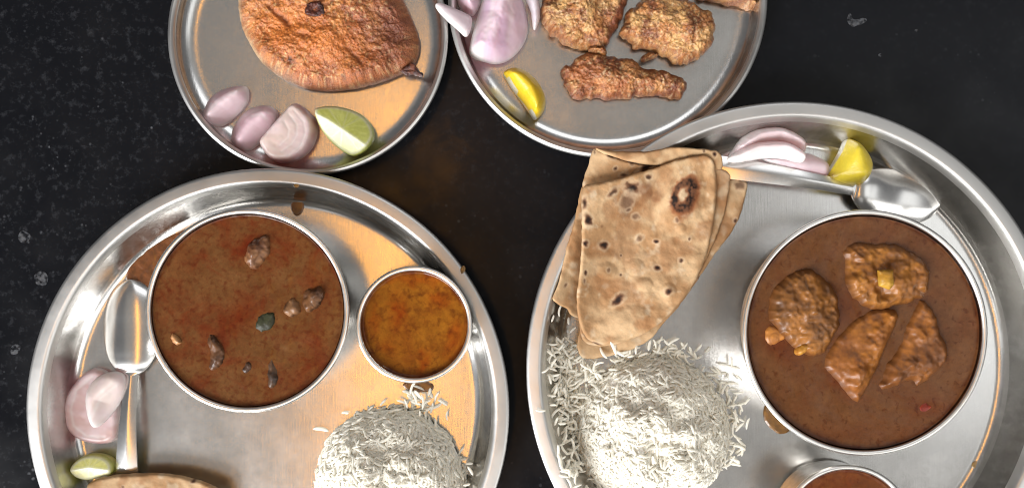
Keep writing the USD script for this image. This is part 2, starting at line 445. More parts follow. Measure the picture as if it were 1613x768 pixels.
def plate(name, cpx, rpx, rim_z, lip, floor_frac, label, thick=0.0009):
    c = at(cpx[0], cpx[1], rim_z); c[2] = 0
    R = size(rpx, rim_z)
    rf = R * floor_frac
    t = thing(name, label, 'plate', c)
    wall_r = R - lip
    # inside, from the middle outwards
    fr = 0.006 if lip > 0.005 else 0.012
    slope = math.atan2(rim_z - FLOOR - fr * 0.5, wall_r - rf)
    fillet = [(rf + fr * math.sin(a), FLOOR + fr * (1 - math.cos(a))) for a in np.linspace(0, slope, 7)]
    ex, ez = fillet[-1]
    top_z = rim_z - 0.0012
    lr = 0.0015
    end = (wall_r - lr * 0.4, top_z - lr * 0.45)
    mid1 = (ex + 0.12 * (end[0] - ex), ez + 0.12 * (end[1] - ez))
    mid2 = (ex + 0.85 * (end[0] - ex), ez + 0.85 * (end[1] - ez))
    lip_in = [end, (wall_r + lr * 0.15, top_z + 0.0004), (wall_r + lr * 0.8, rim_z - 0.0001), (wall_r + lr * 1.5, rim_z)]
    out = [(R - 0.0022, rim_z - 0.0003), (R - 0.0009, rim_z - 0.0007), (R - 0.0002, rim_z - 0.0016), (R - 0.0002, rim_z - 0.0026), (R - 0.001, rim_z - 0.0033), (R - 0.002, rim_z - 0.0030),
           (R - 0.0024, rim_z - 0.0018)]
    if lip < 0.005:
        lip_in = [end, (wall_r + 0.0002, top_z + 0.0002), (wall_r + 0.0008, rim_z - 0.0004), (wall_r + 0.0014, rim_z)]
    inner_floor = [(0, FLOOR), (rf * 0.5, FLOOR), (rf * 0.9, FLOOR), (rf - 0.002, FLOOR)] + fillet + [mid1]
    under_floor = [(mid1[0] + thick, mid1[1]), (fillet[-1][0] + thick, fillet[-1][1] - thick * 0.6), (rf + fr * 0.4, 0.0004), (rf, 0.0), (0, 0.0)]
    obj('base', lathe(inner_floor + under_floor, c), M_floor, t, smooth=45)
    obj('side_wall', lathe([mid1, mid2], c), M_wall, t)
    obj('rim', lathe([mid2] + lip_in + out + [(wall_r + lr, rim_z - 0.0017), (wall_r + thick, top_z - 0.0012), (mid2[0] + thick, mid2[1])], c), M_rim, t, smooth=45)
    obj('outer_wall', lathe([(mid2[0] + thick, mid2[1]), (mid1[0] + thick, mid1[1])], c), M_wall, t)
    return c, R, rf


TL = dict(c=(421, 646), r=382, z=0.0235)
TR = dict(c=(1250, 580), r=422, z=0.0245)
plate('dinner_plate', TL['c'], TL['r'], TL['z'], 0.0088, 0.845, 'large round steel thali on the left with mutton curry, small bowl and rice')
plate('dinner_plate', TR['c'], TR['r'], TR['z'], 0.0090, 0.835, 'large round steel thali on the right with chicken curry and folded chapati')
plate('side_plate', (484, 55), 222, 0.0175, 0.0034, 0.84, 'small round steel plate holding the large fried fish steak')
plate('side_plate', (958, -4), 253, 0.0180, 0.0036, 0.84, 'small round steel plate holding the chunks of fried fish')


def thali_z(p, T):
    """Height of the inside of a thali under photograph points p."""
    d = np.hypot(p[:, 0] - T['c'][0], p[:, 1] - T['c'][1]) / T['r']
    return FLOOR + (T['z'] - FLOOR) * np.clip((d - 0.85) / (0.94 - 0.85), 0, 1)


# ------------------------------------------------------------------ bowls and what is in them
def bowl(cpx, rpx, rim_z, label, gravy_mat, gravy_label, drop, pools=(), base_frac=0.86, lip=0.0025):
    c = at(cpx[0], cpx[1], rim_z); c[2] = FLOOR + 0.0002
    R = size(rpx, rim_z)
    h = rim_z - c[2]
    t = thing('steel_bowl', label, 'bowl', c)
    th = 0.0008
    rb = R * base_frac
    f = 0.008 if R > 0.045 else 0.005
    inside = [(0, th), (rb * 0.6, th), (rb - f, th)] + arc(rb - f, th + f, f, -85, -18, 7) + [(R - lip - 0.0012, h - 0.006), (R - lip - 0.0003, h - 0.0012)]
    rim = [(R - lip - 0.0003, h - 0.0012), (R - lip + 0.0001, h - 0.0003), (R - lip * 0.55, h), (R - lip * 0.2, h - 0.0003), (R, h - 0.001), (R - 0.0001, h - 0.002), (R - 0.0008, h - 0.0026), (R - lip + 0.0004, h - 0.0022)]
    outside = [(R - lip + 0.0004, h - 0.0022), (R - lip - 0.0002, h - 0.006)] + arc(rb - f + th * 0.6, f, f, -18, -90, 7) + [(rb * 0.6, 0), (0, 0)]
    obj('body', lathe(inside, c), M_bowl, t, smooth=45)
    obj('outer_wall', lathe(outside, c), M_bowl_out, t, smooth=45)
    obj('rim', lathe(rim, c), M_bowl_rim, t, smooth=60)
    # the liquid: a wavy disc that meets the inner wall
    zl = h - drop
    top_r, low_r, low_z = R - lip - 0.0003, rb - f + f * math.cos(math.radians(18)), th + f * (1 - math.sin(math.radians(18)))
    wall = lambda z: low_r + (top_r - low_r) * (z - low_z) / (h - 0.0012 - low_z)
    rl = wall(zl) - 0.0002
    na, nr = 160, 60
    rr = np.concatenate([rl * np.linspace(0.0, 0.97, nr), rl * np.array([0.98, 0.99, 1.0])])
    a = np.linspace(0, 2 * np.pi, na, endpoint=False)
    A, B = np.meshgrid(rr, a, indexing='ij')
    x, y = A * np.cos(B), A * np.sin(B)
    P = np.stack([x, y], -1).reshape(-1, 2)
    z = zl + (n2(P + c[:2], 0.012, 3) - 0.5) * 0.0011 + (n2(P + c[:2], 0.003, 5, 2) - 0.5) * 0.00025 + 0.0006 * np.exp(-(rl - np.hypot(*P.T)) / 0.0007)
    v = np.column_stack([P, z])
    low = np.column_stack([(wall(zl - 0.01) - 0.0002) * np.cos(a), (wall(zl - 0.01) - 0.0002) * np.sin(a), np.full(na, zl - 0.01)])
    v = np.vstack([v, low])
    m = len(rr)
    i, j = np.meshgrid(np.arange(m), np.arange(na), indexing='ij')
    i, j = i.ravel(), j.ravel(); k = (j + 1) % na
    fcs = np.vstack([np.stack([i * na + j, (i + 1) * na + j, (i + 1) * na + k], 1), np.stack([i * na + j, (i + 1) * na + k, i * na + k], 1)])
    wv = v + c
    s0 = K * (CAM_Z - (c[2] + zl))
    pp = np.column_stack([wv[:, 0] / s0 + 806.5, -wv[:, 1] / s0 + 384])
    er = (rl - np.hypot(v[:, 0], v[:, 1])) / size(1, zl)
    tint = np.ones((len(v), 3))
    film = (1 - sm(2, 9, er + (n2(pp, 9, 21) - .5) * 9)) * (0.35 + 0.65 * sm(.4, .62, n2(pp, 24, 22)))  # irregular band of tint, darker towards the bowl wall
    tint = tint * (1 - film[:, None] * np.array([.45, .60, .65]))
    for (x, y, a, b, rot, k) in pools:
        q = pp - (x, y) + (np.column_stack([n2(pp, 12, 23), n2(pp, 12, 24)]) - .5) * 26
        cs, sn = math.cos(rot), math.sin(rot)
        g_ = np.exp(-((q[:, 0] * cs + q[:, 1] * sn) / a) ** 2 - ((-q[:, 0] * sn + q[:, 1] * cs) / b) ** 2)
        tint = tint * (1 - (g_ * k)[:, None] * np.array([.10, .55, .70]))
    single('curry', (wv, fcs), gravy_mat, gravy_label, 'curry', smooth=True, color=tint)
    return c, R, c[2] + zl


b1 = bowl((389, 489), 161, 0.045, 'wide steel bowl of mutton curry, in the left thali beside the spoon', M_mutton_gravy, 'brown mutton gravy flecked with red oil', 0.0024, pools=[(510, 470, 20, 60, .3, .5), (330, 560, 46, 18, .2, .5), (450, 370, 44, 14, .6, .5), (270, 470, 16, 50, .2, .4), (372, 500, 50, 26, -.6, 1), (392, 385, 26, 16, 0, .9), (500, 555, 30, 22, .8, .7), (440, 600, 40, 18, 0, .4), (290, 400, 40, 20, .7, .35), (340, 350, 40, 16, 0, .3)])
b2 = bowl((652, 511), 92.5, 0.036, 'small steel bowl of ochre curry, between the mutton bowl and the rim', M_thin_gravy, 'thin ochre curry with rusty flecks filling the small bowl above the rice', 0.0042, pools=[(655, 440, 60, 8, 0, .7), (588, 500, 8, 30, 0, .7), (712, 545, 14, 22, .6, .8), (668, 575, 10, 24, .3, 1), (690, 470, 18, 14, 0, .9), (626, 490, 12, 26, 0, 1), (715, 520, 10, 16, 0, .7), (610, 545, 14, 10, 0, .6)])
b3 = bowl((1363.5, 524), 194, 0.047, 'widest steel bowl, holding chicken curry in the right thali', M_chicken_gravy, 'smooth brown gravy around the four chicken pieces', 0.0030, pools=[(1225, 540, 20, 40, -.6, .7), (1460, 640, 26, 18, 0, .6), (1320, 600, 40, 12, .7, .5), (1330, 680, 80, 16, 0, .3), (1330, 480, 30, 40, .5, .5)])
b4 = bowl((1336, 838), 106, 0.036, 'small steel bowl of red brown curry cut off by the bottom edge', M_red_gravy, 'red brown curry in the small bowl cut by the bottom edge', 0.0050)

# ------------------------------------------------------------------ spoons
def spoon(P_tail, P_neck, P_tip, w_tail, w_neck, w_bowl, bow_h, tail_z, neck_z, label, under=0.0):
    """A spoon lying face down. All points in photograph px on the floor, widths in px."""
    tail, neck, tip = (at(*q, 0.006) for q in (P_tail, P_neck, P_tip))
    t = thing('table_spoon', label, 'spoon', (neck[0], neck[1], FLOOR))
    k = size(1.0, 0.006)
    th = 0.0011

    def sheet(P0, P1, n, wfun, zfun, archfun, nv=25):
        ax = (P1 - P0)[:2]; ln = np.linalg.norm(ax); ax = ax / ln; nx = np.array([-ax[1], ax[0]])
        u = (1 - np.cos(np.linspace(0, np.pi, n))) / 2
        vv = np.linspace(-1, 1, nv)
        U, V = np.meshgrid(u, vv, indexing='ij')
        W = wfun(U) * k / 2
        xy = P0[:2] + ax * (U * ln)[..., None] + nx * (W * V)[..., None]
        z = zfun(U) + archfun(U, V)
        top = np.concatenate([xy, z[..., None]], -1).reshape(-1, 3)
        bot = top - [0, 0, th]
        N = n * nv
        i, j = np.meshgrid(np.arange(n - 1), np.arange(nv - 1), indexing='ij'); i, j = i.ravel(), j.ravel()
        q = np.stack([i * nv + j, (i + 1) * nv + j, (i + 1) * nv + j + 1, i * nv + j + 1], 1)
        f = np.vstack([q[:, [0, 1, 2]], q[:, [0, 2, 3]]])
        ring = np.concatenate([np.arange(nv), np.arange(1, n) * nv + nv - 1, (n - 1) * nv + np.arange(nv - 2, -1, -1), np.arange(n - 2, 0, -1) * nv])
        r2 = np.roll(ring, -1)
        side = np.vstack([np.stack([ring, ring + N, r2], 1), np.stack([r2, ring + N, r2 + N], 1)])
        m = trimesh.Trimesh(np.vstack([top, bot]), np.vstack([f, f[:, ::-1] + N, side]), process=False)
        trimesh.repair.fix_normals(m)
        if m.face_normals[:len(f)][:, 2].mean() < 0:
            m.invert()
        return m.vertices, m.faces

    # bowl: from the neck (u = 0) to the tip (u = 1)
    def bw(U):
        e = w_bowl * np.sqrt(np.clip(1 - (np.abs(U - 0.52) / np.where(U < 0.52, 0.53, 0.48)) ** 2.1, 0, 1))
        return np.maximum(e, np.where(U < 0.3, w_neck, 3.0))
    bz = lambda U: FLOOR + th + neck_z * (1 - sm(0.0, 0.6, U))
    ba = lambda U, V: bow_h * np.clip(1 - ((U - 0.54) / 0.5) ** 2, 0, 1) ** 0.7 * (1 - np.abs(V) ** 2.3) + 0.0012 * (1 - V ** 2) * np.clip(1 - U / 0.2, 0, 1)
    obj('bowl', sheet(neck, tip, 60, bw, bz, ba, 41), M_spoon, t, smooth=50)
    # handle: from the neck to the tail
    hw = lambda U: w_neck + (w_tail - w_neck) * sm(0.0, 1.0, U)
    hz = lambda U: FLOOR + th + neck_z + (tail_z - neck_z) * U + 0.004 * np.sin(np.pi * np.clip(U, 0, 1))
    ha = lambda U, V: 0.0012 * (1 - np.abs(V) ** 1.3)
    obj('handle', sheet(neck, tail, 60, hw, hz, ha, 17), M_spoon, t, smooth=50)
    return t


spoon((201, 800), (208, 590), (202, 440), 38, 20, 92, 0.0062, 0.003, 0.005, 'steel spoon lying face down left of the mutton curry bowl')
spoon((1128, 262), (1338, 297), (1484, 322), 34, 22, 88, 0.0060, 0.005, 0.008, 'steel spoon lying face down behind the chicken curry bowl, handle tip under the chapati')

# ------------------------------------------------------------------ chapatis
def drape(p):
    """The stack of bread lies on the thali's floor and climbs over its rim at the upper left."""
    d = np.hypot(p[:, 0] - TR['c'][0], p[:, 1] - TR['c'][1]) / TR['r']
    return FLOOR + 0.0012 + (TR['z'] - FLOOR) * sm(0.74, 0.99, d)


TAN_A, TAN_B, TAN_C = lin(220, 188, 146), lin(194, 154, 110), lin(236, 216, 184)
CHAR, BROWN = lin(40, 24, 18), lin(120, 68, 38)


def bread_color(p, seed=0, spots=(), auto=14, tone=1.0, rings=()):
    c = mixc(TAN_B, TAN_A, sm(0.38, 0.62, n2(p, 38, seed)))
    c = mixc(c, TAN_C, sm(0.56, 0.75, n2(p, 17, seed + 3)) * 0.7)
    c = mixc(c, lin(166, 116, 72), sm(0.50, 0.68, n2(p, 30, seed + 5)) * 0.55)
    w = (np.column_stack([n2(p, 7, seed + 11), n2(p, 7, seed + 12)]) - 0.5)
    r2 = np.random.default_rng(seed + 40)
    lo, hi = p.min(0), p.max(0)
    S = list(spots) + [(r2.uniform(lo[0], hi[0]), r2.uniform(lo[1], hi[1]), r2.uniform(1.6, 4.0), r2.uniform(1.6, 4.0), r2.uniform(0, 3), r2.uniform(0.4, 1)) for _ in range(auto)]
    for (x, y, a, b, rot, s) in S:
        q = p - (x, y) + w * min(a, b) * 1.6
        cs, sn = math.cos(rot), math.sin(rot)
        e = np.hypot((q[:, 0] * cs + q[:, 1] * sn) / a, (-q[:, 0] * sn + q[:, 1] * cs) / b)
        c = mixc(c, TAN_C, (1 - sm(1.3, 2.1, e)) * (0.35 if s > 0.5 else 0.0))
        c = mixc(c, BROWN, (1 - sm(0.6, 1.5, e)) * min(1, 0.85 * s))
        c = mixc(c, CHAR, (1 - sm(0.25, 1.15, e)) * max(0.0, (s - 0.35) / 0.65))
    for (x, y, a, b, rot, wd) in rings:
        q = p - (x, y) + w * 9
        cs, sn = math.cos(rot), math.sin(rot)
        X, Y = q[:, 0] * cs + q[:, 1] * sn, -q[:, 0] * sn + q[:, 1] * cs
        e = np.hypot(X / a, Y / b)
        ww = wd * (0.7 + 0.5 * sm(-0.2, 0.8, X / a)) * (0.55 + 0.9 * n2(p, 10, seed + 61))
        rr_ = np.abs(e - 1)
        c = mixc(c, TAN_C, (1 - sm(1.0, 1.6, e)) * .5)
        c = mixc(c, lin(150, 84, 44), (1 - sm(ww * 1.0, ww * 2.2, rr_)) * .85)
        c = mixc(c, CHAR * .7, (1 - sm(ww * 0.4, ww * 1.4, rr_)) * (.55 + .45 * sm(.35, .55, n2(p, 8, seed + 63))))
    return c * tone * [0.93, 0.88, 0.84]


def bread(pts, lift, thick, seed, parent, spots=(), auto=10, label=None, base=drape, puff=0.0012, bubbles=(), tone=1.0, step=2.0, rounds=2, name='layer', edge=5.0, rings=()):
    def top(p, d):
        h = thick + (n2(p, 30, seed) - 0.5) * puff * 2 + (n2(p, 9, seed + 2) - 0.5) * puff * 0.5
        for (x, y, a, b, rot, hh) in bubbles:
            q = p - (x, y); cs, sn = math.cos(rot), math.sin(rot)
            e = np.hypot((q[:, 0] * cs + q[:, 1] * sn) / a, (-q[:, 0] * sn + q[:, 1] * cs) / b)
            h = h + hh * np.clip(1 - e ** 2, 0, 1) ** 1.2
        return h
    B = Blob(pts, lambda p: base(p) + lift, top, step=step, edge=edge, foot=0.25, rounds=rounds, wob=0.8, seed=seed)
    return obj(name, B.mesh, M_chapati, parent, color=bread_color(B.p, seed, spots, auto, tone, rings), label=label)


cc = at(1020, 400, FLOOR)
ch2 = thing('folded_chapati', 'lower folded chapati, jutting out left and above the charred one on the right thali', 'chapati', cc)
ch1 = thing('folded_chapati', 'upper folded chapati with the big charred ring, on the right thali', 'chapati', cc)
bread([(918, 290), (914, 302), (907, 337), (902, 361), (894, 383), (889, 406), (883, 432), (877, 453), (868, 471), (878, 479), (896, 486), (897, 497), (920, 503), (980, 470), (1010, 380), (990, 300)],
      0.0, 0.0022, 11, ch2, auto=5, label='left lower fold')
bread([(937, 231), (932, 241), (927, 260), (917, 287), (918, 300), (1000, 310), (1080, 290), (1080, 252), (1040, 262), (1000, 258), (960, 245)],
      0.0020, 0.0024, 12, ch2, spots=[(962, 246, 6, 4, .5, .9), (970, 265, 3, 3, 0, .9), (1018, 264, 11, 5, -.5, 1), (982, 276, 6, 3, 0, .8), (995, 257, 3, 4, 0, .6)], auto=4, label='lower flap of the back fold')
bread([(937, 231), (954, 236), (991, 239), (1024, 238), (1061, 230), (1085, 233), (1115, 235), (1137, 239), (1140, 266), (1125, 285), (1060, 280), (1046, 262), (1000, 257), (962, 246), (940, 238)],
      0.0044, 0.0030, 13, ch2, spots=[(1124, 244, 3, 4, 0, 1), (1108, 238, 2, 3, 0, .8)], auto=4, label='rolled edge of the back fold', puff=0.002)
# upper chapati, from its lowest layer up
bread([(1150, 279), (1181, 284), (1174, 314), (1162, 351), (1143, 379), (1120, 408), (1099, 442), (1068, 484), (1045, 510), (1027, 533), (1000, 549), (964, 560), (928, 567), (911, 561), (908, 530), (940, 450), (1000, 330), (1080, 290)],
      0.0022, 0.0026, 21, ch1, spots=[(1165, 291, 9, 8, 0, .7), (1158, 347, 3, 3, 0, 1), (1100, 437, 3, 4, 0, .6)], auto=6, tone=0.93, label='lowest layer')
bread([(1125, 262), (1152, 271), (1149, 290), (1146, 320), (1137, 351), (1126, 380), (1108, 420), (1085, 462), (1050, 503), (1000, 535), (940, 548), (912, 535), (912, 470), (960, 350), (1050, 280)],
      0.0050, 0.0028, 22, ch1, auto=5, tone=0.97, label='middle layer')
TOPL = [(915, 292), (937, 288), (972, 282), (1001, 273), (1029, 265), (1059, 254), (1078, 249), (1094, 246), (1115, 243), (1126, 256), (1130, 285), (1129, 310), (1126, 345), (1119, 380), (1110, 411),
        (1099, 437), (1086, 458), (1068, 481), (1046, 505), (1016, 526), (985, 536), (964, 540), (946, 545), (928, 537), (914, 518), (908, 480), (909, 460), (913, 430), (916, 393), (917, 340)]
bread(TOPL, 0.0080, 0.0030, 23, ch1,
      rings=[(1074, 308, 13, 21, .35, 0.46)],
      spots=[(998, 306, 30, 16, .3, .30), (1022, 300, 16, 18, .2, .34), (988, 330, 9, 14, .3, .45), (995, 296, 12, 9, .2, 1), (987, 318, 8, 12, .5, .55), (964, 304, 8, 4, -.8, .8), (1022, 278, 5, 4, 0, .9), (1018, 300, 9, 10, 0, .35), (1032, 308, 10, 8, .4, .3), (1001, 341, 5, 4, 0, .6),
                    (921, 320, 4, 9, 0, .9), (926, 347, 5, 9, -.5, 1), (922, 383, 4, 4, 0, 1), (951, 386, 6, 6, 0, 1), (1006, 376, 6, 4, -.7, .6), (1033, 380, 4, 3, 0, 1), (1086, 376, 2, 3, 0, .8),
                    (1012, 402, 10, 9, 0, .22), (1035, 422, 5, 3.5, .3, 1), (1073, 410, 4, 3, .3, .9), (1053, 458, 6, 5, .3, 1), (973, 472, 11, 6, -.7, 1), (958, 425, 3, 3, 0, .6), (922, 429, 3, 4, 0, .9),
                    (978, 432, 2, 2, 0, .8), (978, 402, 2, 2, 0, .9), (920, 442, 2, 4, 0, .6), (1064, 347, 3, 3, 0, .6), (941, 542, 16, 2.2, .35, .8)],
      auto=3, bubbles=[(1068, 312, 42, 62, .25, 0.0035), (1000, 420, 16, 14, 0, 0.0012), (955, 425, 18, 14, 0, 0.0014), (1015, 447, 14, 12, 0, 0.0012), (1072, 360, 9, 9, 0, 0.001), (1052, 458, 14, 14, 0, .0012), (985, 505, 40, 24, -.3, .0018)],
      puff=0.0016, step=1.5, label='top layer with charred spots', edge=6)
# the chapati whose edge shows at the bottom left
ch3 = thing('folded_chapati', 'folded chapati at the bottom edge of the left thali, only its rounded top showing', 'chapati', at(245, 800, FLOOR))
left_base = lambda p: thali_z(p, TL) * 0.6 + FLOOR + 0.010
bread([(136, 770), (139, 760), (162, 749), (216, 744), (270, 745), (306, 753), (334, 762), (350, 772), (356, 800), (345, 845), (250, 880), (160, 845), (138, 800)], 0.0, 0.0035, 31, ch3, base=left_base, auto=8, tone=0.9, label='upper layer', spots=[(306, 756, 4, 3, 0, .8)])
bread([(150, 785), (165, 765), (220, 753), (280, 755), (330, 770), (360, 790), (350, 850), (250, 890), (160, 850)], -0.0040, 0.0030, 32, ch3, base=left_base, auto=5, tone=0.85, label='lower layer')

# ------------------------------------------------------------------ fried fish
def crust(pts, z0, H, seed, dome=0.45, edge=16, wob=2.5, rough=0.0016, step=1.5, bound=0.16, big_k=2.4, grit_k=0.75):
    def top(p, d):
        m = max(d.max(), 1)
        return H * (0.75 + dome * sm(0, m, d) + (n2(p, 40, seed) - 0.5) * 0.5)
    B = Blob(pts, z0, top, step=step, edge=edge, foot=0.30, wob=wob, seed=seed, rounds=1)
    v = B.v * 1000
    big = fbm(v / 9.0, 3, seed) - 0.5
    fine = noise(v / 1.9, seed + 5) - 0.5
    grit = noise(v / 0.9, seed + 8) - 0.5
    crag = np.abs(noise(v / 4.0, seed + 7) - 0.5) * 2
    amt = np.where(B.top | (B.d < edge), 1.0, 0.0)
    amt = amt * (bound + (1 - bound) * sm(0, edge * 0.7, B.d))
    B.push((big * big_k + fine * 0.75 + grit * grit_k - (1 - np.clip(crag * 3.0, 0, 1)) * 0.40) * rough * amt, floor=z0)
    B.crag, B.big, B.fine = crag, big, fine
    return B


def fry_color(B, light, mid, dark, seed, edge_dark=0.5, edge_px=12):
    v = B.v * 1000
    c = mixc(mid, light, sm(0.42, 0.60, fbm(v / 7.0, 4, seed + 20)))
    c = mixc(c, dark, sm(0.54, 0.70, fbm(v / 5.0, 4, seed + 21)) * 0.85)
    c = mixc(c, dark, (1 - np.clip(B.crag * 3.2, 0, 1)) * 0.55)
    c = mixc(c, lin(238, 210, 160), sm(0.62, 0.80, noise(v / 1.1, seed + 22)) * 0.45)
    c = mixc(c, lin(95, 50, 28), sm(0.70, 0.86, noise(v / 1.3, seed + 23)) * 0.55)
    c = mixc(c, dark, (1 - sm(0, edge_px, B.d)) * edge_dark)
    return c


FZ = FLOOR + 0.0003
fish = thing('fried_fish_steak', 'large orange brown fried fish steak with dark bone, on the upper left plate', 'fried fish', at(515, 40, FLOOR))
FISH = [(374, -10), (374, 0), (376, 25), (380, 46), (394, 72), (408, 95), (430, 115), (451, 129), (474, 139), (508, 144), (539, 143), (571, 138), (602, 129), (630, 118), (648, 108), (655, 96), (660, 85), (661, 63), (653, 38), (642, 13),
        (636, 0), (620, -35), (580, -70), (510, -85), (440, -70), (395, -40)]
B = crust(FISH, FZ, 0.016, 51, dome=0.35, edge=30, wob=0.5, rough=0.0009, bound=0.10, big_k=0.8, grit_k=1.0)
q = B.p
dent = lambda x, y, a, b, rot: np.exp(-(((q[:, 0] - x) * math.cos(rot) + (q[:, 1] - y) * math.sin(rot)) / a) ** 2 - ((-(q[:, 0] - x) * math.sin(rot) + (q[:, 1] - y) * math.cos(rot)) / b) ** 2)
gash = dent(436, 22, 18, 4, .75) + dent(455, 38, 12, 4, .9) + dent(565, 95, 22, 4, .8) + 0.6 * dent(482, 60, 16, 5, .3)
B.v[:, 2] -= np.where(B.top, gash * 0.0018 + dent(497, 15, 15, 13, 0) * 0.0022, 0)
col = fry_color(B, lin(206, 132, 74), lin(174, 98, 52), lin(118, 64, 40), 51, 0.4, 20)
col = mixc(col, lin(208, 118, 52), (dent(450, 50, 45, 35, .4) + dent(530, 75, 60, 30, .3)) * 0.75)
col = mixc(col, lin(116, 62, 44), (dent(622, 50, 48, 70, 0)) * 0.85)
col = mixc(col, lin(196, 168, 138), (1 - sm(0, 13, B.d)) * (0.35 + 0.5 * sm(.45, .6, n2(q, 9, 3))) * (q[:, 0] < 470))
col = mixc(col, lin(70, 42, 34), np.clip(dent(455, 98, 14, 6, .2) * 1.2, 0, 1) * sm(.35, .6, n2(q, 6, 5)))
col = mixc(col, lin(110, 50, 28), gash * 0.6)
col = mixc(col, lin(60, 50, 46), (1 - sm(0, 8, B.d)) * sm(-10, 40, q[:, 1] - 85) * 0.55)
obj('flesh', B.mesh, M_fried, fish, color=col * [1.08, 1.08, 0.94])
# the backbone: a raised ring with a hollow
bz = np.median(B.v[B.top & (np.hypot(q[:, 0] - 497, q[:, 1] - 15) < 14), 2])
RB = Blob([(497 + 16 * math.cos(a) * (1 + .12 * math.sin(3 * a)), 15 + 13.5 * math.sin(a) * (1 + .1 * math.cos(2 * a))) for a in np.linspace(0, 2 * np.pi, 18, endpoint=False)], bz - 0.001,
          lambda p, d: 0.0026 - 0.0016 * np.exp(-(np.hypot(p[:, 0] - 495, p[:, 1] - 16) / 6) ** 2), step=1.3, edge=4, wob=1.0, seed=4)
RB.push((noise(RB.v * 900, 3) - .5) * 0.0012)
rc = mixc(lin(96, 44, 30), lin(58, 24, 20), sm(.35, .6, n2(RB.p, 5, 8)))
rc = mixc(rc, lin(150, 84, 58), np.exp(-(np.hypot(RB.p[:, 0] - 496, RB.p[:, 1] - 16) / 5) ** 2) * .6)
obj('backbone', RB.mesh, M_fried, fish, color=rc, label='dark round backbone in the steak')
TAILB = Blob([(628, 112), (640, 106), (652, 98), (656, 104), (661, 112), (668, 119), (666, 122), (655, 119), (640, 120)], FZ + 0.007, lambda p, d: 0.0035 + 0 * d, step=1.3, edge=4, wob=1.0, seed=6)
TAILB.push((noise(TAILB.v * 800, 5) - .5) * 0.0012)
obj('skin_tip', TAILB.mesh, M_fried, fish, color=mixc(lin(120, 66, 44), lin(75, 40, 32), sm(.4, .6, n2(TAILB.p, 5, 2))), label='dark curled tip of skin')

GOLD, TANF, BRN = lin(216, 166, 104), lin(188, 124, 68), lin(124, 68, 38)
chunks = [
    ('pale gold square fried fish chunk next to the onion, upper right plate', [(852, -5), (851, 35), (859, 49), (882, 66), (911, 77), (927, 79), (944, 78), (958, 73), (967, 52), (979, 26), (992, 2), (990, -40), (930, -70), (870, -50)], 0.019, 61, GOLD, TANF, BRN, 0.55, 18),
    ('pale gold fried fish chunk with ragged left side, right of the square one', [(973, 49), (986, 35), (984, 21), (1003, 9), (1019, -9), (1076, -6), (1099, 12), (1120, 21), (1126, 31), (1124, 52), (1118, 78), (1097, 95), (1078, 105), (1059, 97), (1038, 85), (1014, 75), (1000, 79), (991, 66), (977, 57)], 0.018, 62, GOLD, TANF, BRN, 0.45, 14),
    ('long reddish brown fried fish strip, lowest on the upper right plate', [(883, 116), (888, 100), (901, 102), (906, 92), (920, 86), (941, 80), (958, 87), (981, 93), (1000, 94), (1014, 108), (1038, 108), (1059, 118), (1082, 125), (1081, 141), (1077, 156), (1052, 154), (1026, 150), (993, 154), (970, 158), (941, 154), (904, 159), (895, 144), (887, 127)], 0.014, 63, lin(196, 136, 80), lin(166, 100, 55), lin(110, 56, 34), 0.45, 9),
    ('fried fish piece cut off by the top edge, at the right of its plate', [(1090, -2), (1132, 5), (1165, 13), (1186, 17), (1194, 11), (1188, -5), (1170, -40), (1110, -40)], 0.013, 64, lin(205, 150, 92), lin(172, 110, 62), BRN, 0.5, 9)]
for lab, pts, H, sd, a, b, c3, ed, ep in chunks:
    B = crust(pts, FZ, H, sd, dome=0.22, edge=12, wob=3.5, rough=0.0013, bound=0.12, big_k=1.7, grit_k=0.9)
    col = fry_color(B, a, b, c3, sd, ed, ep)
    if sd == 63:
        w = np.exp(-(line_dist(B.p, [(905, 115), (925, 130), (955, 142), (980, 138)]) / 9) ** 2)
        col = mixc(col, lin(184, 108, 58), w * .6)
    if sd == 61:
        w = np.exp(-(line_dist(B.p, [(982, 5), (968, 40), (960, 66)]) / 10) ** 2)
        col = mixc(col, lin(128, 62, 40), w * .8)
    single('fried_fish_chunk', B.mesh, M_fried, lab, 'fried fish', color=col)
flakes = [('curled crumb of batter between the square chunk and the strip', [(928, 74), (944, 70), (955, 76), (957, 86), (946, 90), (932, 87), (926, 81)], 65, 0.008),
          ('thin flake of batter leaning between the ragged chunk and the strip', [(1008, 95), (1012, 88), (1026, 82), (1038, 84), (1034, 92), (1022, 95), (1012, 99)], 66, 0.007)]
for lab, pts, sd, H in flakes:
    B = crust(pts, FZ + 0.004, H, sd, edge=6, wob=2.0, rough=0.0015, step=1.3)
    single('batter_crumb', B.mesh, M_fried, lab, 'crumb', color=fry_color(B, lin(190, 128, 70), lin(160, 96, 50), lin(90, 48, 28), sd, .4, 5))

# ------------------------------------------------------------------ onions
PINK, PALE, WHITE, PURPLE = lin(230, 192, 202), lin(240, 214, 218), lin(250, 242, 238), lin(160, 92, 106)


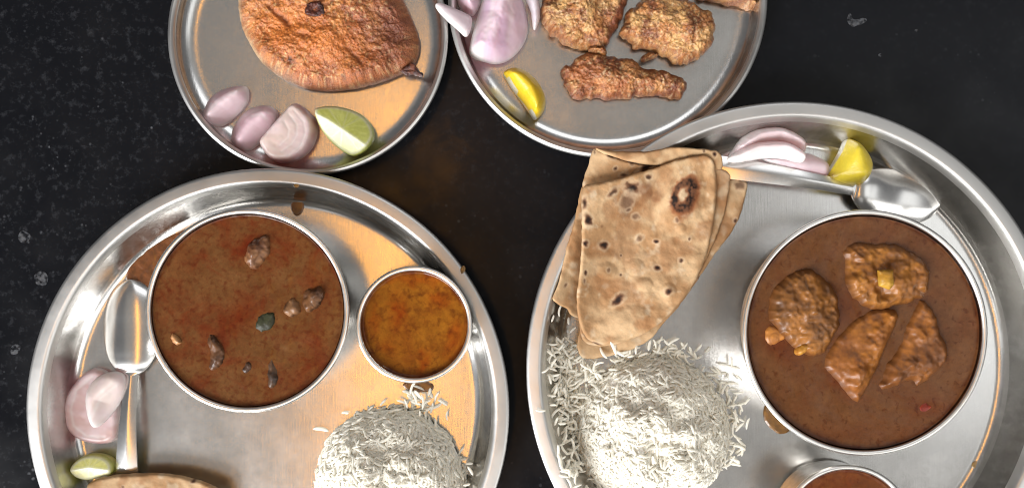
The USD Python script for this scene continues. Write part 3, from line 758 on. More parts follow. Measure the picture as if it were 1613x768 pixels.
def onion(pts, label, z0, H, seed, ridge=None, ridge_w=14, edge=18, cutface=None, skin=None, lines=(), base=PINK, foot=0.25, tilt=None, step=1.8, rounds=2, group=None, line_w=2.2):
    """ridge: the polyline along which the piece is tallest; cutface: a polyline near which it is white; skin: one near which purple skin shows."""
    def top(p, d):
        h = np.full(len(p), H)
        if ridge is not None:
            r = line_dist(p, ridge)
            h = H * (0.45 + 0.55 * np.exp(-(r / ridge_w) ** 2))
        if tilt is not None:
            h = h * np.clip(1 + (p - p.mean(0)) @ np.array(tilt), 0.25, 2)
        for ln in lines:
            h = h - H * 0.018 * np.exp(-(line_dist(p, ln) / (line_w * 1.2)) ** 2)
        return h * (1 + (n2(p, 20, seed) - 0.5) * 0.12)
    B = Blob(pts, z0, top, step=step, edge=edge, foot=foot, seed=seed, rounds=rounds, wob=0.4)
    p = B.p
    c = mixc(base, PALE, sm(.35, .65, n2(p, 22, seed)) * .6)
    ax = np.array(ridge[-1]) - np.array(ridge[0]) if ridge is not None else np.array([1.0, 0.4])
    ax = ax / np.linalg.norm(ax); nx = np.array([-ax[1], ax[0]])
    vein = fbm(np.column_stack([(p @ nx) / 3.2, (p @ ax) / 60, np.full(len(p), seed)]), 2, seed)
    c = mixc(c, lin(208, 150, 164), sm(.45, .75, vein) * .14)
    c = mixc(c, WHITE, (1 - sm(0.5, 2.6, B.d)) * .5)
    if cutface is not None:
        c = mixc(c, WHITE, np.exp(-(line_dist(p, cutface) / 7.0) ** 2))
    for ln in lines:
        c = mixc(c, WHITE, np.exp(-(line_dist(p, ln) / line_w) ** 2) * .35)
    if skin is not None:
        c = mixc(c, PURPLE, np.exp(-(line_dist(p, skin) / 6.0) ** 2) * .85)
    return single('onion_slice', B.mesh, M_onion, label, 'onion', color=c, group=group)


onion([(319, 176), (326, 155), (346, 140), (369, 134), (389, 135), (392, 146), (390, 162), (377, 178), (356, 196), (340, 200), (320, 192)], 'plump pink onion petal touching the left wall of the fish steak plate', FZ, 0.0125, 71,
      ridge=[(332, 188), (352, 166), (380, 146)], lines=[[(326, 186), (345, 168), (366, 152), (388, 142)]], line_w=3.5)
onion([(362, 210), (369, 193), (383, 175), (400, 166), (421, 164), (438, 174), (436, 187), (425, 207), (404, 230), (390, 239), (373, 232), (364, 222)], 'pale pink onion petal, middle of three on the fish steak plate', FZ, 0.0125, 72,
      ridge=[(380, 225), (402, 195), (426, 176)], lines=[[(400, 178), (420, 174), (432, 182)], [(404, 186), (418, 182), (424, 190)]], line_w=2.5)
onion([(465, 161), (479, 168), (496, 185), (501, 203), (496, 226), (483, 245), (462, 256), (442, 257), (429, 253), (421, 243), (409, 225), (425, 207), (446, 182)], 'half round onion wedge with flat cut face up, beside the lime', FZ, 0.0150, 73,
      edge=9, base=lin(226, 202, 192), skin=[(476, 164), (497, 185), (502, 204), (497, 227), (483, 246), (462, 257), (440, 259), (428, 254)], tilt=(-0.002, -0.001),
      lines=[[(470, 178), (484, 195), (487, 212), (480, 232), (462, 246)], [(462, 184), (474, 200), (474, 216), (466, 230), (450, 241)], [(455, 196), (462, 208), (460, 220), (448, 232)]], line_w=1.6)
onion([(683, 9), (691, 3), (714, 12), (740, 23), (745, 32), (737, 63), (722, 49), (696, 26)], 'thin lilac onion sliver lying across the rims of both upper plates', 0.0185, 0.0042, 74, ridge=[(690, 10), (735, 50)], edge=6, base=lin(222, 200, 214), cutface=[(684, 12), (700, 28), (735, 60)])
onion([(718, -2), (722, 8), (732, 19), (745, 27), (752, 17), (760, -4), (745, -28), (725, -20)], 'pink onion piece at the top edge, behind the biggest petal', FZ + 0.004, 0.016, 75, ridge=[(735, 0), (748, 20)], base=lin(222, 184, 200), skin=[(733, 20), (746, 29)])
onion([(759, -3), (748, 36), (737, 76), (741, 89), (758, 96), (785, 101), (806, 91), (821, 75), (830, 57), (833, 36), (829, 13), (822, -6), (800, -28), (770, -22)], 'biggest lilac onion wedge with white root end, on the fried chunk plate', FZ + 0.001, 0.026, 76,
      ridge=[(795, -20), (790, 30), (766, 78)], ridge_w=26, edge=24, base=lin(222, 190, 212), cutface=[(757, 0), (746, 45), (740, 84), (756, 93)], lines=[[(797, -10), (806, 30), (800, 70)], [(778, 0), (774, 40), (766, 70)]], line_w=4)
onion([(825, -4), (836, 16), (838, 34), (841, 51), (848, 39), (852, 21), (849, -2), (836, -18)], 'narrow white onion strip between the biggest petal and the square fried chunk', FZ + 0.006, 0.010, 77, ridge=[(838, -10), (843, 40)], edge=6, base=lin(236, 220, 228))
# right thali
onion([(1194, 250), (1224, 246), (1268, 238), (1293, 248), (1308, 260), (1305, 279), (1291, 281), (1259, 272), (1224, 261)], 'lower onion petal, half under the stacked ones, beside the lemon on the right thali', FLOOR + 0.0062, 0.0065, 78,
      ridge=[(1210, 256), (1295, 262)], edge=10, base=lin(220, 194, 200), skin=[(1250, 271), (1292, 281), (1304, 279)])
onion([(1146, 250), (1152, 238), (1167, 217), (1189, 203), (1214, 199), (1239, 203), (1261, 216), (1271, 233), (1266, 245), (1250, 236), (1215, 228), (1180, 232)], 'back onion petal of the stacked pair by the chapati on the right thali', FLOOR + 0.0055, 0.0155, 79,
      ridge=[(1160, 232), (1190, 212), (1225, 208), (1260, 224)], ridge_w=14, edge=12, base=lin(230, 204, 204), lines=[[(1160, 226), (1190, 209), (1220, 206), (1250, 216)]])
onion([(1142, 253), (1153, 242), (1175, 229), (1205, 222), (1235, 222), (1258, 233), (1268, 244), (1266, 258), (1251, 254), (1229, 249), (1207, 249), (1184, 252), (1160, 257)], 'front onion petal of the stacked pair, with bright white cut edge', FLOOR + 0.0100, 0.0135, 80,
      ridge=[(1155, 246), (1190, 232), (1235, 232), (1260, 246)], ridge_w=14, edge=9, base=lin(232, 208, 208), cutface=[(1144, 253), (1184, 246), (1229, 243), (1262, 255)])
# left thali
onion([(101, 642), (108, 616), (128, 591), (148, 577), (166, 581), (182, 594), (190, 630), (190, 672), (186, 690), (171, 699), (134, 696), (108, 679)], 'big round pink onion slice under the left spoon handle', FLOOR + 0.0004, 0.0062, 81,
      edge=9, base=lin(216, 178, 172), skin=[(146, 575), (128, 589), (107, 615), (99, 642), (107, 679), (133, 697), (171, 701)], lines=[[(150, 592), (126, 612), (117, 642), (122, 668), (142, 684), (170, 686)]], line_w=2)
onion([(132, 626), (142, 601), (165, 586), (186, 584), (199, 592), (196, 619), (181, 647), (153, 677), (140, 664)], 'pale onion wedge lying on the big round slice', FLOOR + 0.0062, 0.0068, 82,
      ridge=[(150, 665), (150, 625), (180, 598)], edge=10, base=lin(232, 208, 200), cutface=[(134, 626), (140, 655), (153, 674)], lines=[[(150, 655), (162, 625), (188, 604)]], line_w=2)

# ------------------------------------------------------------------ lemons and limes
def wedge(pts, label, name, cat, z0, H, seed, ridge=None, flesh=lin(205, 205, 110), pith=lin(240, 240, 205), rind=lin(150, 165, 60), centre=None, edge=5):
    def top(p, d):
        r = line_dist(p, ridge)
        return H * (0.58 + 0.42 * np.clip(1 - r / 34.0, 0, 1))
    B = Blob(pts, z0, top, step=1.4, edge=edge, foot=0.7, seed=seed)
    p, d = B.p, B.d
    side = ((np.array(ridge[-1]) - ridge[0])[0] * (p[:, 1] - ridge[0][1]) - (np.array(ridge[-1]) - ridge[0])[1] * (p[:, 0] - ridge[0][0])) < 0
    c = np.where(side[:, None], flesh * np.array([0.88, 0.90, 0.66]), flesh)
    ang = np.arctan2(p[:, 1] - centre[1], p[:, 0] - centre[0])
    rad = np.hypot(p[:, 0] - centre[0], p[:, 1] - centre[1])
    fib = noise(np.column_stack([ang * 9, rad / 16, np.full(len(p), seed)]), seed)
    c = mixc(c, flesh * 1.18, sm(.4, .8, fib) * .5)
    for a in (-2.2, -1.35, -0.65, 0.95, 1.75, 2.55):
        dd = np.abs((p[:, 0] - centre[0]) * math.sin(a) - (p[:, 1] - centre[1]) * math.cos(a))
        fw = (p[:, 0] - centre[0]) * math.cos(a) + (p[:, 1] - centre[1]) * math.sin(a) > 0
        c = mixc(c, pith, np.exp(-(dd / 1.1) ** 2) * fw * .35)
    c = mixc(c, pith, np.exp(-(line_dist(p, ridge) / 2.2) ** 2) * .75)
    c = mixc(c, pith, np.exp(-((d - 3.5) / 2.2) ** 2) * .8)
    c = mixc(c, rind, (1 - sm(0.5, 2.6, d)))
    c[~B.top] = rind
    t = thing(name, label, cat, at(centre[0], centre[1], z0))
    keep = B.top[B.f].all(1)
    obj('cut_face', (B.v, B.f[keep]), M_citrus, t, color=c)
    obj('peel', (B.v, B.f[~keep]), M_peel, t, color=np.tile(rind, (len(B.v), 1)))
    return t


wedge([(498, 177), (508, 170), (529, 168), (558, 174), (577, 185), (590, 203), (592, 220), (582, 237), (562, 248), (548, 244), (527, 229), (508, 207)], 'lime wedge with juicy cut faces up, on the fish steak plate', 'lime_wedge', 'lime', FZ, 0.016, 91,
      ridge=[(499, 181), (522, 192), (545, 207), (570, 224), (584, 234)], centre=(545, 206), flesh=lin(226, 230, 140), rind=lin(196, 202, 104))
wedge([(116, 733), (130, 717), (148, 711), (171, 714), (186, 727), (184, 744), (162, 749), (143, 754), (125, 749)], 'squeezed lime piece at the lower left, below the round onion slice', 'lime_wedge', 'lime', FLOOR + 0.0004, 0.012, 92,
      ridge=[(120, 735), (150, 730), (180, 734)], centre=(150, 731), flesh=lin(242, 236, 160), rind=lin(196, 196, 100))


def lemon_back(pts, label, z0, H, seed, cut, rind=lin(226, 196, 44), shade=lin(196, 160, 30), spots=(), ridge=None, rw=20, name='lemon_wedge', cat='lemon', cw=2.6):
    def top(p, d):
        return H * (0.5 + 0.5 * np.exp(-(line_dist(p, ridge) / rw) ** 2))
    B = Blob(pts, z0, top, step=1.4, edge=18, foot=0.25, seed=seed)
    p = B.p
    dc = line_dist(p, cut)
    c = mixc(rind, shade, sm(.4, .7, n2(p, 14, seed)) * .4)
    for (x, y, r) in spots:
        c = mixc(c, lin(120, 84, 40), np.exp(-(np.hypot(p[:, 0] - x, p[:, 1] - y) / r) ** 2) * .8)
    t = thing(name, label, cat, at(p[:, 0].mean(), p[:, 1].mean(), z0))
    fc = (dc[B.f] < cw).all(1) & (B.d[B.f] < 6.0).all(1)
    obj('peel', (B.v, B.f[~fc]), M_peel, t, color=c)
    pc = mixc(lin(236, 230, 200), lin(222, 210, 150), sm(.4, .7, n2(p, 12, seed)))
    obj('cut_edge', (B.v, B.f[fc]), M_citrus, t, color=pc, label='pale pith along the cut')
    return t


lemon_back([(790, 115), (800, 108), (818, 106), (837, 116), (852, 134), (861, 156), (857, 177), (842, 191), (836, 182), (826, 167), (816, 154), (805, 139), (797, 125)], 'bright yellow lemon wedge lying peel up, on the fried chunk plate', FZ, 0.016, 93,
           cut=[(790, 116), (797, 126), (805, 139), (816, 155), (826, 168), (837, 184), (842, 191)], ridge=[(812, 118), (836, 142), (848, 172)], rind=lin(240, 204, 40), shade=lin(226, 180, 24), cw=5.8)
lemon_back([(1333, 216), (1348, 222), (1365, 237), (1375, 254), (1373, 270), (1364, 285), (1351, 293), (1330, 291), (1310, 286), (1299, 281), (1308, 266), (1320, 243), (1327, 226)], 'greenish yellow lemon half beside the spoon on the right thali', FLOOR + 0.002, 0.022, 94,
           cut=[(1333, 216), (1327, 227), (1320, 243), (1308, 266), (1299, 282)], ridge=[(1335, 240), (1345, 270)], rw=26, rind=lin(240, 216, 64), shade=lin(222, 192, 44), spots=[(1309, 277, 6)])

# ------------------------------------------------------------------ pieces in the curries
def grow(pts, n):
    return np.array(Polygon(pts).buffer(n, join_style=2).exterior.coords)[:-1]


def chunk(name, pts, label, cat, z0, H, seed, colors, part_of=None, edge=14, rough=0.0016, wob=2.0, ridge=None, mat=None, dome=0.4):
    def top(p, d):
        h = H * (0.55 + dome * sm(0, max(d.max(), 1), d) + (n2(p, 22, seed) - 0.5) * 0.9)
        if ridge is not None:
            h = h * (0.7 + 0.6 * np.exp(-(line_dist(p, ridge) / 14) ** 2))
        return h
    B = Blob(pts if name == 'potato_cube' else grow(pts, 6.0 if name == 'chicken_piece' else 2.5), z0 - 0.004, lambda p, d: top(p, d) + 0.003, step=1.4, edge=edge, foot=0.6 if name == 'potato_cube' else 0.05, wob=wob, seed=seed, rounds=0 if name == 'potato_cube' else 1)
    v = B.v * 1000
    cr = np.abs(noise(v / 4.5, seed + 3) - .5) * 2
    fibre = noise(np.column_stack([(v[:, 0] * .8 + v[:, 1] * .6) / 1.1, (-v[:, 0] * .6 + v[:, 1] * .8) / 7.0, v[:, 2] / 3.0]), seed + 1) - .5
    B.push(((fbm(v / 11.0, 3, seed) - .5) * (1.7 if name == 'chicken_piece' else 2.8) - (1 - np.clip(cr * 4, 0, 1)) * .2 + fibre * .2) * rough * (.27 if name == 'chicken_piece' else .75))
    if name.startswith('mutton'):
        B.v[:, 2] -= 0.0011
    a, b, c3 = colors
    c = mixc(a, b, sm(.38, .62, fbm(v / 8.0, 3, seed + 30)))
    c = mixc(c, c3, sm(.52, .70, fbm(v / 5.5, 3, seed + 31)) * (.55 if name == 'chicken_piece' else .9))
    c = mixc(c, c3, (1 - np.clip(cr * 3, 0, 1)) * .4)
    c = mixc(c, (a + c3) * .5, sm(.1, .35, fibre) * .25)
    if name.startswith(('chicken', 'mutton')):
        c = mixc(c, lin(118, 70, 36), 1 - sm(1.5, 12.0 if name == 'chicken_piece' else 4.0, B.d + (n2(B.p, 6, seed) - .5) * 5))
    if name == 'chicken_piece':
        c = c * [0.84, 0.86, 0.72]
    if name.startswith('mutton_p'):
        c = c * [0.84, 0.82, 0.74]
    if part_of is not None:
        return obj(name, B.mesh, mat or M_meat, part_of, color=c, label=label)
    return single(name, B.mesh, mat or M_meat, label, cat, color=c)


CK = (lin(184, 118, 52), lin(158, 98, 46), lin(116, 70, 38))
zc = b3[2]
chunk('chicken_piece', [(1332, 391), (1352, 384), (1399, 387), (1430, 398), (1453, 411), (1461, 434), (1455, 465), (1430, 474), (1379, 486), (1348, 471), (1336, 450), (1330, 411)], 'squarish chicken piece topped with a yellow cube, uppermost in its bowl', 'chicken', zc, 0.0075, 101, CK, edge=16, dome=.25, rough=.0009)
chunk('chicken_piece', [(1217, 462), (1239, 438), (1270, 423), (1287, 434), (1309, 450), (1318, 477), (1317, 516), (1306, 532), (1293, 556), (1270, 556), (1254, 546), (1227, 518), (1213, 497)], 'craggy chicken piece with dark hollows at the left of its bowl', 'chicken', zc, 0.0080, 102,
      (lin(172, 110, 54), lin(136, 86, 46), lin(88, 56, 36)), rough=0.0015)
chunk('chicken_piece', [(1415, 491), (1379, 487), (1344, 508), (1321, 532), (1297, 573), (1317, 592), (1347, 632), (1357, 622), (1376, 583), (1396, 536)], 'smooth wedge shaped chicken piece pointing down, in the middle of its bowl', 'chicken', zc, 0.0075, 103,
      (lin(178, 110, 50), lin(160, 96, 46), lin(122, 70, 38)), rough=0.0007, ridge=[(1400, 500), (1345, 600)], wob=1.0)
chunk('chicken_piece', [(1450, 473), (1471, 497), (1469, 516), (1490, 548), (1482, 576), (1446, 604), (1432, 590), (1411, 603), (1387, 608), (1395, 579), (1414, 555), (1422, 528), (1438, 497)], 'ragged chicken piece rightmost in its bowl', 'chicken', zc, 0.0065, 104,
      (lin(168, 102, 48), lin(140, 84, 44), lin(98, 58, 36)), rough=0.0014)
chunk('chicken_scrap', [(1203, 515), (1222, 510), (1240, 530), (1215, 545), (1203, 540)], 'small scrap of chicken beside the craggy piece near the bowl wall', 'chicken', zc, 0.0022, 105, CK, edge=8, rough=.0008)
chunk('potato_cube', [(1381, 425), (1404, 424), (1406, 448), (1399, 456), (1383, 450)], 'small yellow potato cube resting on the uppermost chicken piece', 'potato', zc + 0.0086, 0.0034, 106, (lin(205, 160, 62), lin(190, 142, 48), lin(170, 120, 40)), edge=4, rough=.0004, wob=.4)
chunk('onion_shred', [(1254, 549), (1262, 540), (1272, 541), (1270, 549), (1260, 558), (1253, 556)], 'golden cooked onion shred below the craggy chicken piece', 'onion', zc + .002, 0.0045, 107, (lin(206, 150, 64), lin(190, 130, 50), lin(160, 100, 40)), edge=4, rough=.0004, wob=.4)
chunk('tomato_bit', [(1441, 638), (1450, 629), (1463, 633), (1468, 640), (1457, 650), (1445, 648)], 'soft red tomato bit floating alone at the lower right of the chicken gravy', 'tomato', zc, 0.0018, 108, (lin(160, 58, 28), lin(150, 46, 22), lin(110, 34, 18)), edge=6, rough=.0006)
zm = b1[2]
MU = (lin(140, 96, 62), lin(110, 72, 46), lin(66, 44, 30))


def za(pts):
    return [(220 + x / 2.259, 320 + y / 2.259) for x, y in pts]


chunk('mutton_piece', za([(368, 200), (385, 150), (420, 118), (460, 115), (472, 150), (450, 205), (412, 242), (382, 225)]), 'mutton piece with red oil around it, topmost in its bowl', 'mutton', zm, 0.0065, 111, (lin(158, 112, 78), lin(122, 80, 54), lin(84, 46, 32)), edge=8)
chunk('mutton_piece', za([(518, 375), (545, 335), (580, 350), (590, 385), (550, 405), (525, 395)]), 'smaller left one of the two touching mutton lumps', 'mutton', zm, 0.0048, 112, (lin(156, 114, 80), lin(122, 84, 56), lin(76, 50, 36)), edge=8)
chunk('mutton_piece', za([(580, 335), (590, 300), (645, 288), (668, 325), (645, 375), (600, 390), (585, 365)]), 'larger right one of the two touching mutton lumps', 'mutton', zm, 0.0058, 113, MU, edge=8)
chunk('mutton_piece', za([(232, 455), (265, 448), (300, 500), (314, 540), (295, 580), (262, 596), (236, 580), (258, 545), (245, 500)]), 'dark curved mutton strip at the lower left of the gravy', 'mutton', zm, 0.0055, 114, (lin(122, 82, 54), lin(90, 58, 40), lin(54, 36, 26)), edge=7)
chunk('mutton_piece', za([(165, 510), (200, 495), (238, 530), (245, 575), (210, 570), (180, 545)]), 'mutton scrap half sunk beside the dark curved strip', 'mutton', zm, 0.0022, 115, (lin(132, 88, 58), lin(116, 74, 48), lin(90, 54, 38)), edge=8, rough=.0008)
chunk('mutton_bone', za([(108, 470), (126, 455), (158, 488), (150, 505), (122, 500)]), 'cream bone end poking out at the left of the gravy', 'bone', zm, 0.0042, 116, (lin(196, 146, 96), lin(180, 126, 80), lin(150, 98, 60)), edge=5, rough=.0006)
chunk('mutton_bone', za([(178, 408), (200, 398), (218, 430), (200, 448), (182, 440)]), 'pale fat lump above the dark curved strip', 'fat', zm, 0.0018, 117, (lin(156, 100, 62), lin(140, 86, 52), lin(120, 70, 44)), edge=6, rough=.0006)
chunk('curry_leaf', za([(412, 430), (432, 392), (468, 380), (490, 398), (482, 435), (442, 462), (418, 452)]), 'dark green herb leaf in the middle of the mutton gravy', 'leaf', zm, 0.0028, 118, (lin(60, 62, 40), lin(50, 50, 32), lin(40, 38, 26)), edge=6, rough=.0008, mat=M_leaf)
chunk('mutton_piece', za([(362, 592), (385, 556), (412, 572), (402, 602), (375, 608)]), 'tiny round mutton crumb left of the narrow upright one', 'mutton', zm, 0.0030, 119, (lin(116, 82, 60), lin(96, 66, 48), lin(64, 44, 36)), edge=6, rough=.0008)
chunk('mutton_piece', za([(455, 600), (458, 545), (474, 522), (492, 540), (502, 605), (486, 655), (464, 655)]), 'narrow upright mutton shred at the bottom of the gravy', 'mutton', zm, 0.0036, 120, (lin(112, 82, 60), lin(92, 66, 48), lin(60, 44, 36)), edge=6, rough=.001)

# ------------------------------------------------------------------ rice
def grain_mesh(length, width, bend, twist, nv=6, nr=8):
    t = np.linspace(-1, 1, nr)
    r = width / 2 * np.clip(1 - np.abs(t) ** 3.2, 0.0, 1) ** 0.5
    r[0] = r[-1] = width * 0.10
    a = np.linspace(0, 2 * np.pi, nv, endpoint=False)
    x = t * length / 2
    cy = bend * (1 - t ** 2)
    v = np.stack([np.repeat(x[:, None], nv, 1), cy[:, None] + r[:, None] * np.cos(a) * 1.0, r[:, None] * np.sin(a) * 0.85 + (twist * t ** 2)[:, None]], -1).reshape(-1, 3)
    i, j = np.meshgrid(np.arange(nr - 1), np.arange(nv), indexing='ij'); i, j = i.ravel(), j.ravel(); k = (j + 1) % nv
    f = np.vstack([np.stack([i * nv + j, i * nv + k, (i + 1) * nv + k], 1), np.stack([i * nv + j, (i + 1) * nv + k, (i + 1) * nv + j], 1)])
    caps = [(0, b + 1, b) for b in range(1, nv - 1)] + [((nr - 1) * nv, (nr - 1) * nv + b, (nr - 1) * nv + b + 1) for b in range(1, nv - 1)]
    return v, np.vstack([f, caps])


GR = [grain_mesh(l, w, b, tw) for l, w, b, tw in [(0.0080, 0.00185, 0.0004, 0.0002), (0.0090, 0.0018, 0.0008, -.0003), (0.0070, 0.0019, 0.0002, .0004), (0.0085, 0.0017, -0.0005, .0003), (0.0052, 0.0018, 0.0002, 0), (0.0092, 0.0017, 0.0011, .0002)]]


def place(kind, pos, direction, normal, scale=1.0):
    v, f = GR[kind]
    x = direction / np.linalg.norm(direction)
    z = normal - x * (normal @ x); z /= np.linalg.norm(z)
    y = np.cross(z, x)
    return v * scale @ np.stack([x, y, z]) + pos, f


def rice(label, cpx, rpx, H, base_z, extra, T, seed, n_main, pw=2.4):
    """extra: list of (px, py, spread px, count) of loose grains round the mound."""
    g = np.random.default_rng(seed)
    c = at(cpx[0], cpx[1], base_z + H * .25); c[2] = base_z
    R = size(rpx, base_z + H * .25)
    t = thing('rice_mound', label, 'rice', c)

    def height(x, y):
        r = np.hypot(x, y) / R
        lump = (fbm(np.stack([x / 0.012, y / 0.012, np.full_like(x, seed)], -1), 3, seed) - .5) * 0.013
        return (H + lump) * np.clip(1 - r ** pw, 0, 1) ** 0.85
    # the packed inside of the mound
    rr, aa = np.meshgrid(np.linspace(0, 0.97, 36), np.linspace(0, 2 * np.pi, 90, endpoint=False), indexing='ij')
    X, Y = rr * R * np.cos(aa), rr * R * np.sin(aa)
    Z = np.maximum(height(X, Y) - 0.0005, 0.0004) + (noise(np.stack([X * 500, Y * 500, X * 0], -1), seed) - .5) * .0012
    V = np.stack([X, Y, Z], -1).reshape(-1, 3) + c
    i, j = np.meshgrid(np.arange(35), np.arange(90), indexing='ij'); i, j = i.ravel(), j.ravel(); k = (j + 1) % 90
    F = np.vstack([np.stack([i * 90 + j, (i + 1) * 90 + j, (i + 1) * 90 + k], 1), np.stack([i * 90 + j, (i + 1) * 90 + k, i * 90 + k], 1)])
    obj('packed_core', (V, F), M_rice_core, t, kind='stuff')
    grains = []
    for q in range(n_main):
        r = math.sqrt(g.uniform(0, 1)) * 1.0
        r = r ** 0.9
        a = g.uniform(0, 2 * np.pi)
        x, y = r * R * math.cos(a), r * R * math.sin(a)
        e = 0.0008
        hx = np.array([x, x + e, x]); hy = np.array([y, y, y + e])
        h = height(hx, hy)
        nrm = np.array([-(h[1] - h[0]) / e, -(h[2] - h[0]) / e, 1.0]); nrm /= np.linalg.norm(nrm)
        th = g.uniform(0, 2 * np.pi)
        d = np.array([math.cos(th), math.sin(th), 0]); d -= nrm * (d @ nrm); d /= np.linalg.norm(d)
        d = d + nrm * g.normal(0, 0.16); d /= np.linalg.norm(d)
        lift = g.uniform(-0.0005, 0.0010)
        pos = np.array([x, y, h[0]]) + nrm * lift + c
        pos[2] = max(pos[2], base_z + .0008)
        grains.append((lift + 0.5 * nrm[2] * .001, place(g.integers(len(GR)), pos, d, nrm + g.normal(0, .12, 3), g.uniform(.65, 1.08))))
    for (px, py, sx, sy, n, layers) in extra:
        for q in range(int(n * .75)):
            x, y = px + g.normal(0, sx), py + g.normal(0, sy)
            z = float(thali_z(np.array([[x, y]]), T)[0]) + 0.0009 + g.uniform(0, 1) ** 1.5 * layers
            th = g.uniform(0, 2 * np.pi)
            d = np.array([math.cos(th), math.sin(th), g.normal(0, .22)])
            grains.append((0.0005 + g.uniform(0, .0008), place(g.integers(len(GR)), at(x, y, z), d, np.array([0, 0, 1.0]) + g.normal(0, .15, 3), g.uniform(.6, 0.95))))
    order = sorted(range(len(grains)), key=lambda q: -grains[q][0])
    show = [grains[q][1] for q in order if -12 < 0 or True]
    for v, f in show[:300]:
        obj('grain', (v, f), M_rice, t, smooth=True)
    rest = show[300:]
    off = np.cumsum([0] + [len(v) for v, f in rest])
    obj('packed_grains', (np.vstack([v for v, f in rest]), np.vstack([f + o for (v, f), o in zip(rest, off)])), M_rice, t, kind='stuff', smooth=True)
    return t


rice('domed mound of white rice in the left thali, below the small bowl', (614, 762), 119, 0.026, FLOOR, [(655, 638, 17, 15, 60, .008), (520, 735, 8, 24, 16, .003), (600, 650, 30, 6, 16, .003), (730, 735, 6, 20, 10, .003)], TL, 5, 2600, pw=3.0)
rice('loose heap of white rice in the right thali, under the chapati tip', (1030, 684), 122, 0.027, FLOOR,
     [(892, 600, 14, 36, 230, .005), (905, 660, 12, 30, 130, .007), (884, 555, 8, 18, 30, .002), (1060, 560, 26, 12, 60, .004), (1120, 600, 22, 20, 46, .003), (1155, 660, 10, 26, 34, .003), (930, 590, 16, 16, 70, .008), (1150, 720, 10, 20, 24, .003), (985, 552, 22, 8, 40, .006), (905, 735, 12, 16, 50, .006)], TR, 6, 2800, pw=2.6)


def lone(px, py, z, ang, kind, label, up=0.0):
    v, f = place(kind, at(px, py, z), np.array([math.cos(ang), math.sin(ang), up]), np.array([0, 0, 1.0]))
    single('rice_grain', (v, f), M_rice, label, 'rice grain', smooth=True)


lone(505, 677, FLOOR + .001, -0.15, 1, 'curved grain of rice alone on the steel, upper left of the left mound')
lone(893, 744, 0.0252, -0.3, 0, 'grain of rice lying on the rim of the right thali, lower left')
lone(966, 548, 0.0162, -1.15, 0, 'upright one of two rice grains stuck to the chapati tip')
lone(975, 556, 0.0158, -0.5, 2, 'slanting one of two rice grains stuck to the chapati tip')

# ------------------------------------------------------------------ spills and stains
def spill(pts, label, z, H, color, seed, cat='sauce stain', dark=None, edge=4, wob=1.2):
    B = Blob(pts, z, lambda p, d: H * (0.7 + n2(p, 8, seed) * .6), step=1.6, edge=edge, foot=0.1, wob=wob, seed=seed)
    c = mixc(color, dark if dark is not None else np.asarray(color) * .7, sm(.4, .65, n2(B.p, 7, seed)))
    single('sauce_spill', B.mesh, M_sauce, label, cat, color=c)


OCH = lin(150, 96, 40)
spill([(460, 316), (471, 313), (481, 318), (479, 330), (470, 341), (461, 338), (457, 326)], 'ochre drip of sauce at the top of the left thali, above the mutton bowl', FLOOR + .0002, .0009, OCH, 131)
spill([(461, 286), (468, 281), (474, 286), (471, 296), (464, 297)], 'small ochre smear on the top rim of the left thali', TL['z'] - .0009, .0006, lin(176, 128, 60), 132)
spill([(723, 424), (729, 416), (735, 420), (731, 431), (726, 434)], 'small ochre smear on the right rim of the left thali', TL['z'] - .0006, .0005, lin(150, 112, 60), 133)
spill([(196, 442), (203, 420), (225, 399), (250, 381), (282, 364), (310, 358), (290, 395), (262, 430), (240, 470), (222, 470)], 'brown curry puddle between the mutton bowl and the left thali wall', FLOOR + .0002, .0012, lin(122, 72, 36), 134, cat='curry puddle')
spill([(632, 604), (650, 598), (680, 600), (686, 612), (672, 618), (652, 618), (638, 613)], 'brown drips of sauce below the small bowl in the left thali', FLOOR + .0002, .0009, lin(130, 88, 52), 135)
spill([(1203, 640), (1212, 634), (1235, 655), (1250, 672), (1240, 682), (1226, 684), (1211, 672), (1202, 656)], 'ochre drip of gravy at the foot of the chicken bowl', FLOOR + .0002, .0012, lin(132, 92, 44), 136)
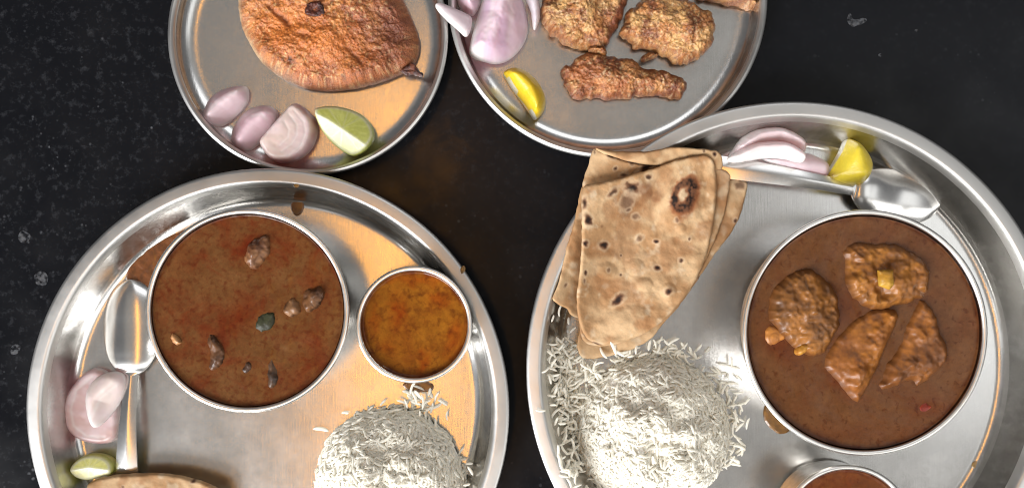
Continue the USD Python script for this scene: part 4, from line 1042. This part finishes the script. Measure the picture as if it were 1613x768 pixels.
spill([(1530, 730), (1536, 724), (1547, 727), (1549, 736), (1541, 742), (1532, 738)], 'small ochre spot at the lower right of the right thali', FLOOR + .0002, .0008, lin(150, 118, 72), 137)
spill([(355, 217), (358, 214), (361, 219), (360, 225), (356, 223)], 'tiny dark crumb on the steel beside the middle onion petal', FZ, .0008, lin(70, 58, 46), 138, cat='crumb')

# marks on the table
M_dry = usdkit.material(stage, L + 'dried_spot', {
    'g': ('geometry', {}), 'n': ('noise_texture', {'scale': 420.0, 'detail': 4.0}),
    'r': ('map_range', {'from_min': 0.40, 'from_max': 0.62, 'to_min': 0.0, 'to_max': 0.32, 'clamp': True}),
    't': ('transparent_bsdf', {}), 'p': ('principled_bsdf', {'base_color': (0.13, 0.135, 0.145), 'roughness': 0.6}), 'm': ('mix_closure', {})},
    [('g.position', 'n.vector'), ('n.fac', 'r.value'), ('r.result', 'm.fac'), ('t.BSDF', 'm.closure1'), ('p.BSDF', 'm.closure2')], surface='m.closure')


def mark(pts, label, seed, cat='dried spot'):
    B = Blob(pts, 0.0002, 0.0003, step=1.6, edge=3, foot=0.3, wob=1.5, seed=seed)
    single('dried_mark', B.mesh, M_dry, label, cat)


circ = lambda x, y, r: [(x + r * math.cos(a), y + r * math.sin(a)) for a in np.linspace(0, 2 * np.pi, 12, endpoint=False)]
mark(circ(65, 438, 12), 'round whitish dried drop on the black table left of the left thali', 141)
mark(circ(38, 373, 10), 'faint dried ring on the black table above the round whitish drop', 142)
mark([(16, 550), (24, 540), (34, 545), (28, 556), (18, 560)], 'pale angular speck on the black table near the left edge', 143)
mark([(1333, 34), (1336, 22), (1341, 22), (1344, 32), (1360, 28), (1367, 30), (1362, 37), (1350, 42), (1340, 41)], 'whitish curved smear on the black table at the upper right', 144)
mark([(1382, 86), (1389, 83), (1392, 88), (1385, 91)], 'small pale dot on the black table below the curved smear', 145)
mark([(1439, 49), (1445, 45), (1447, 48), (1441, 51)], 'tiny pale chip on the black table right of the curved smear', 146)
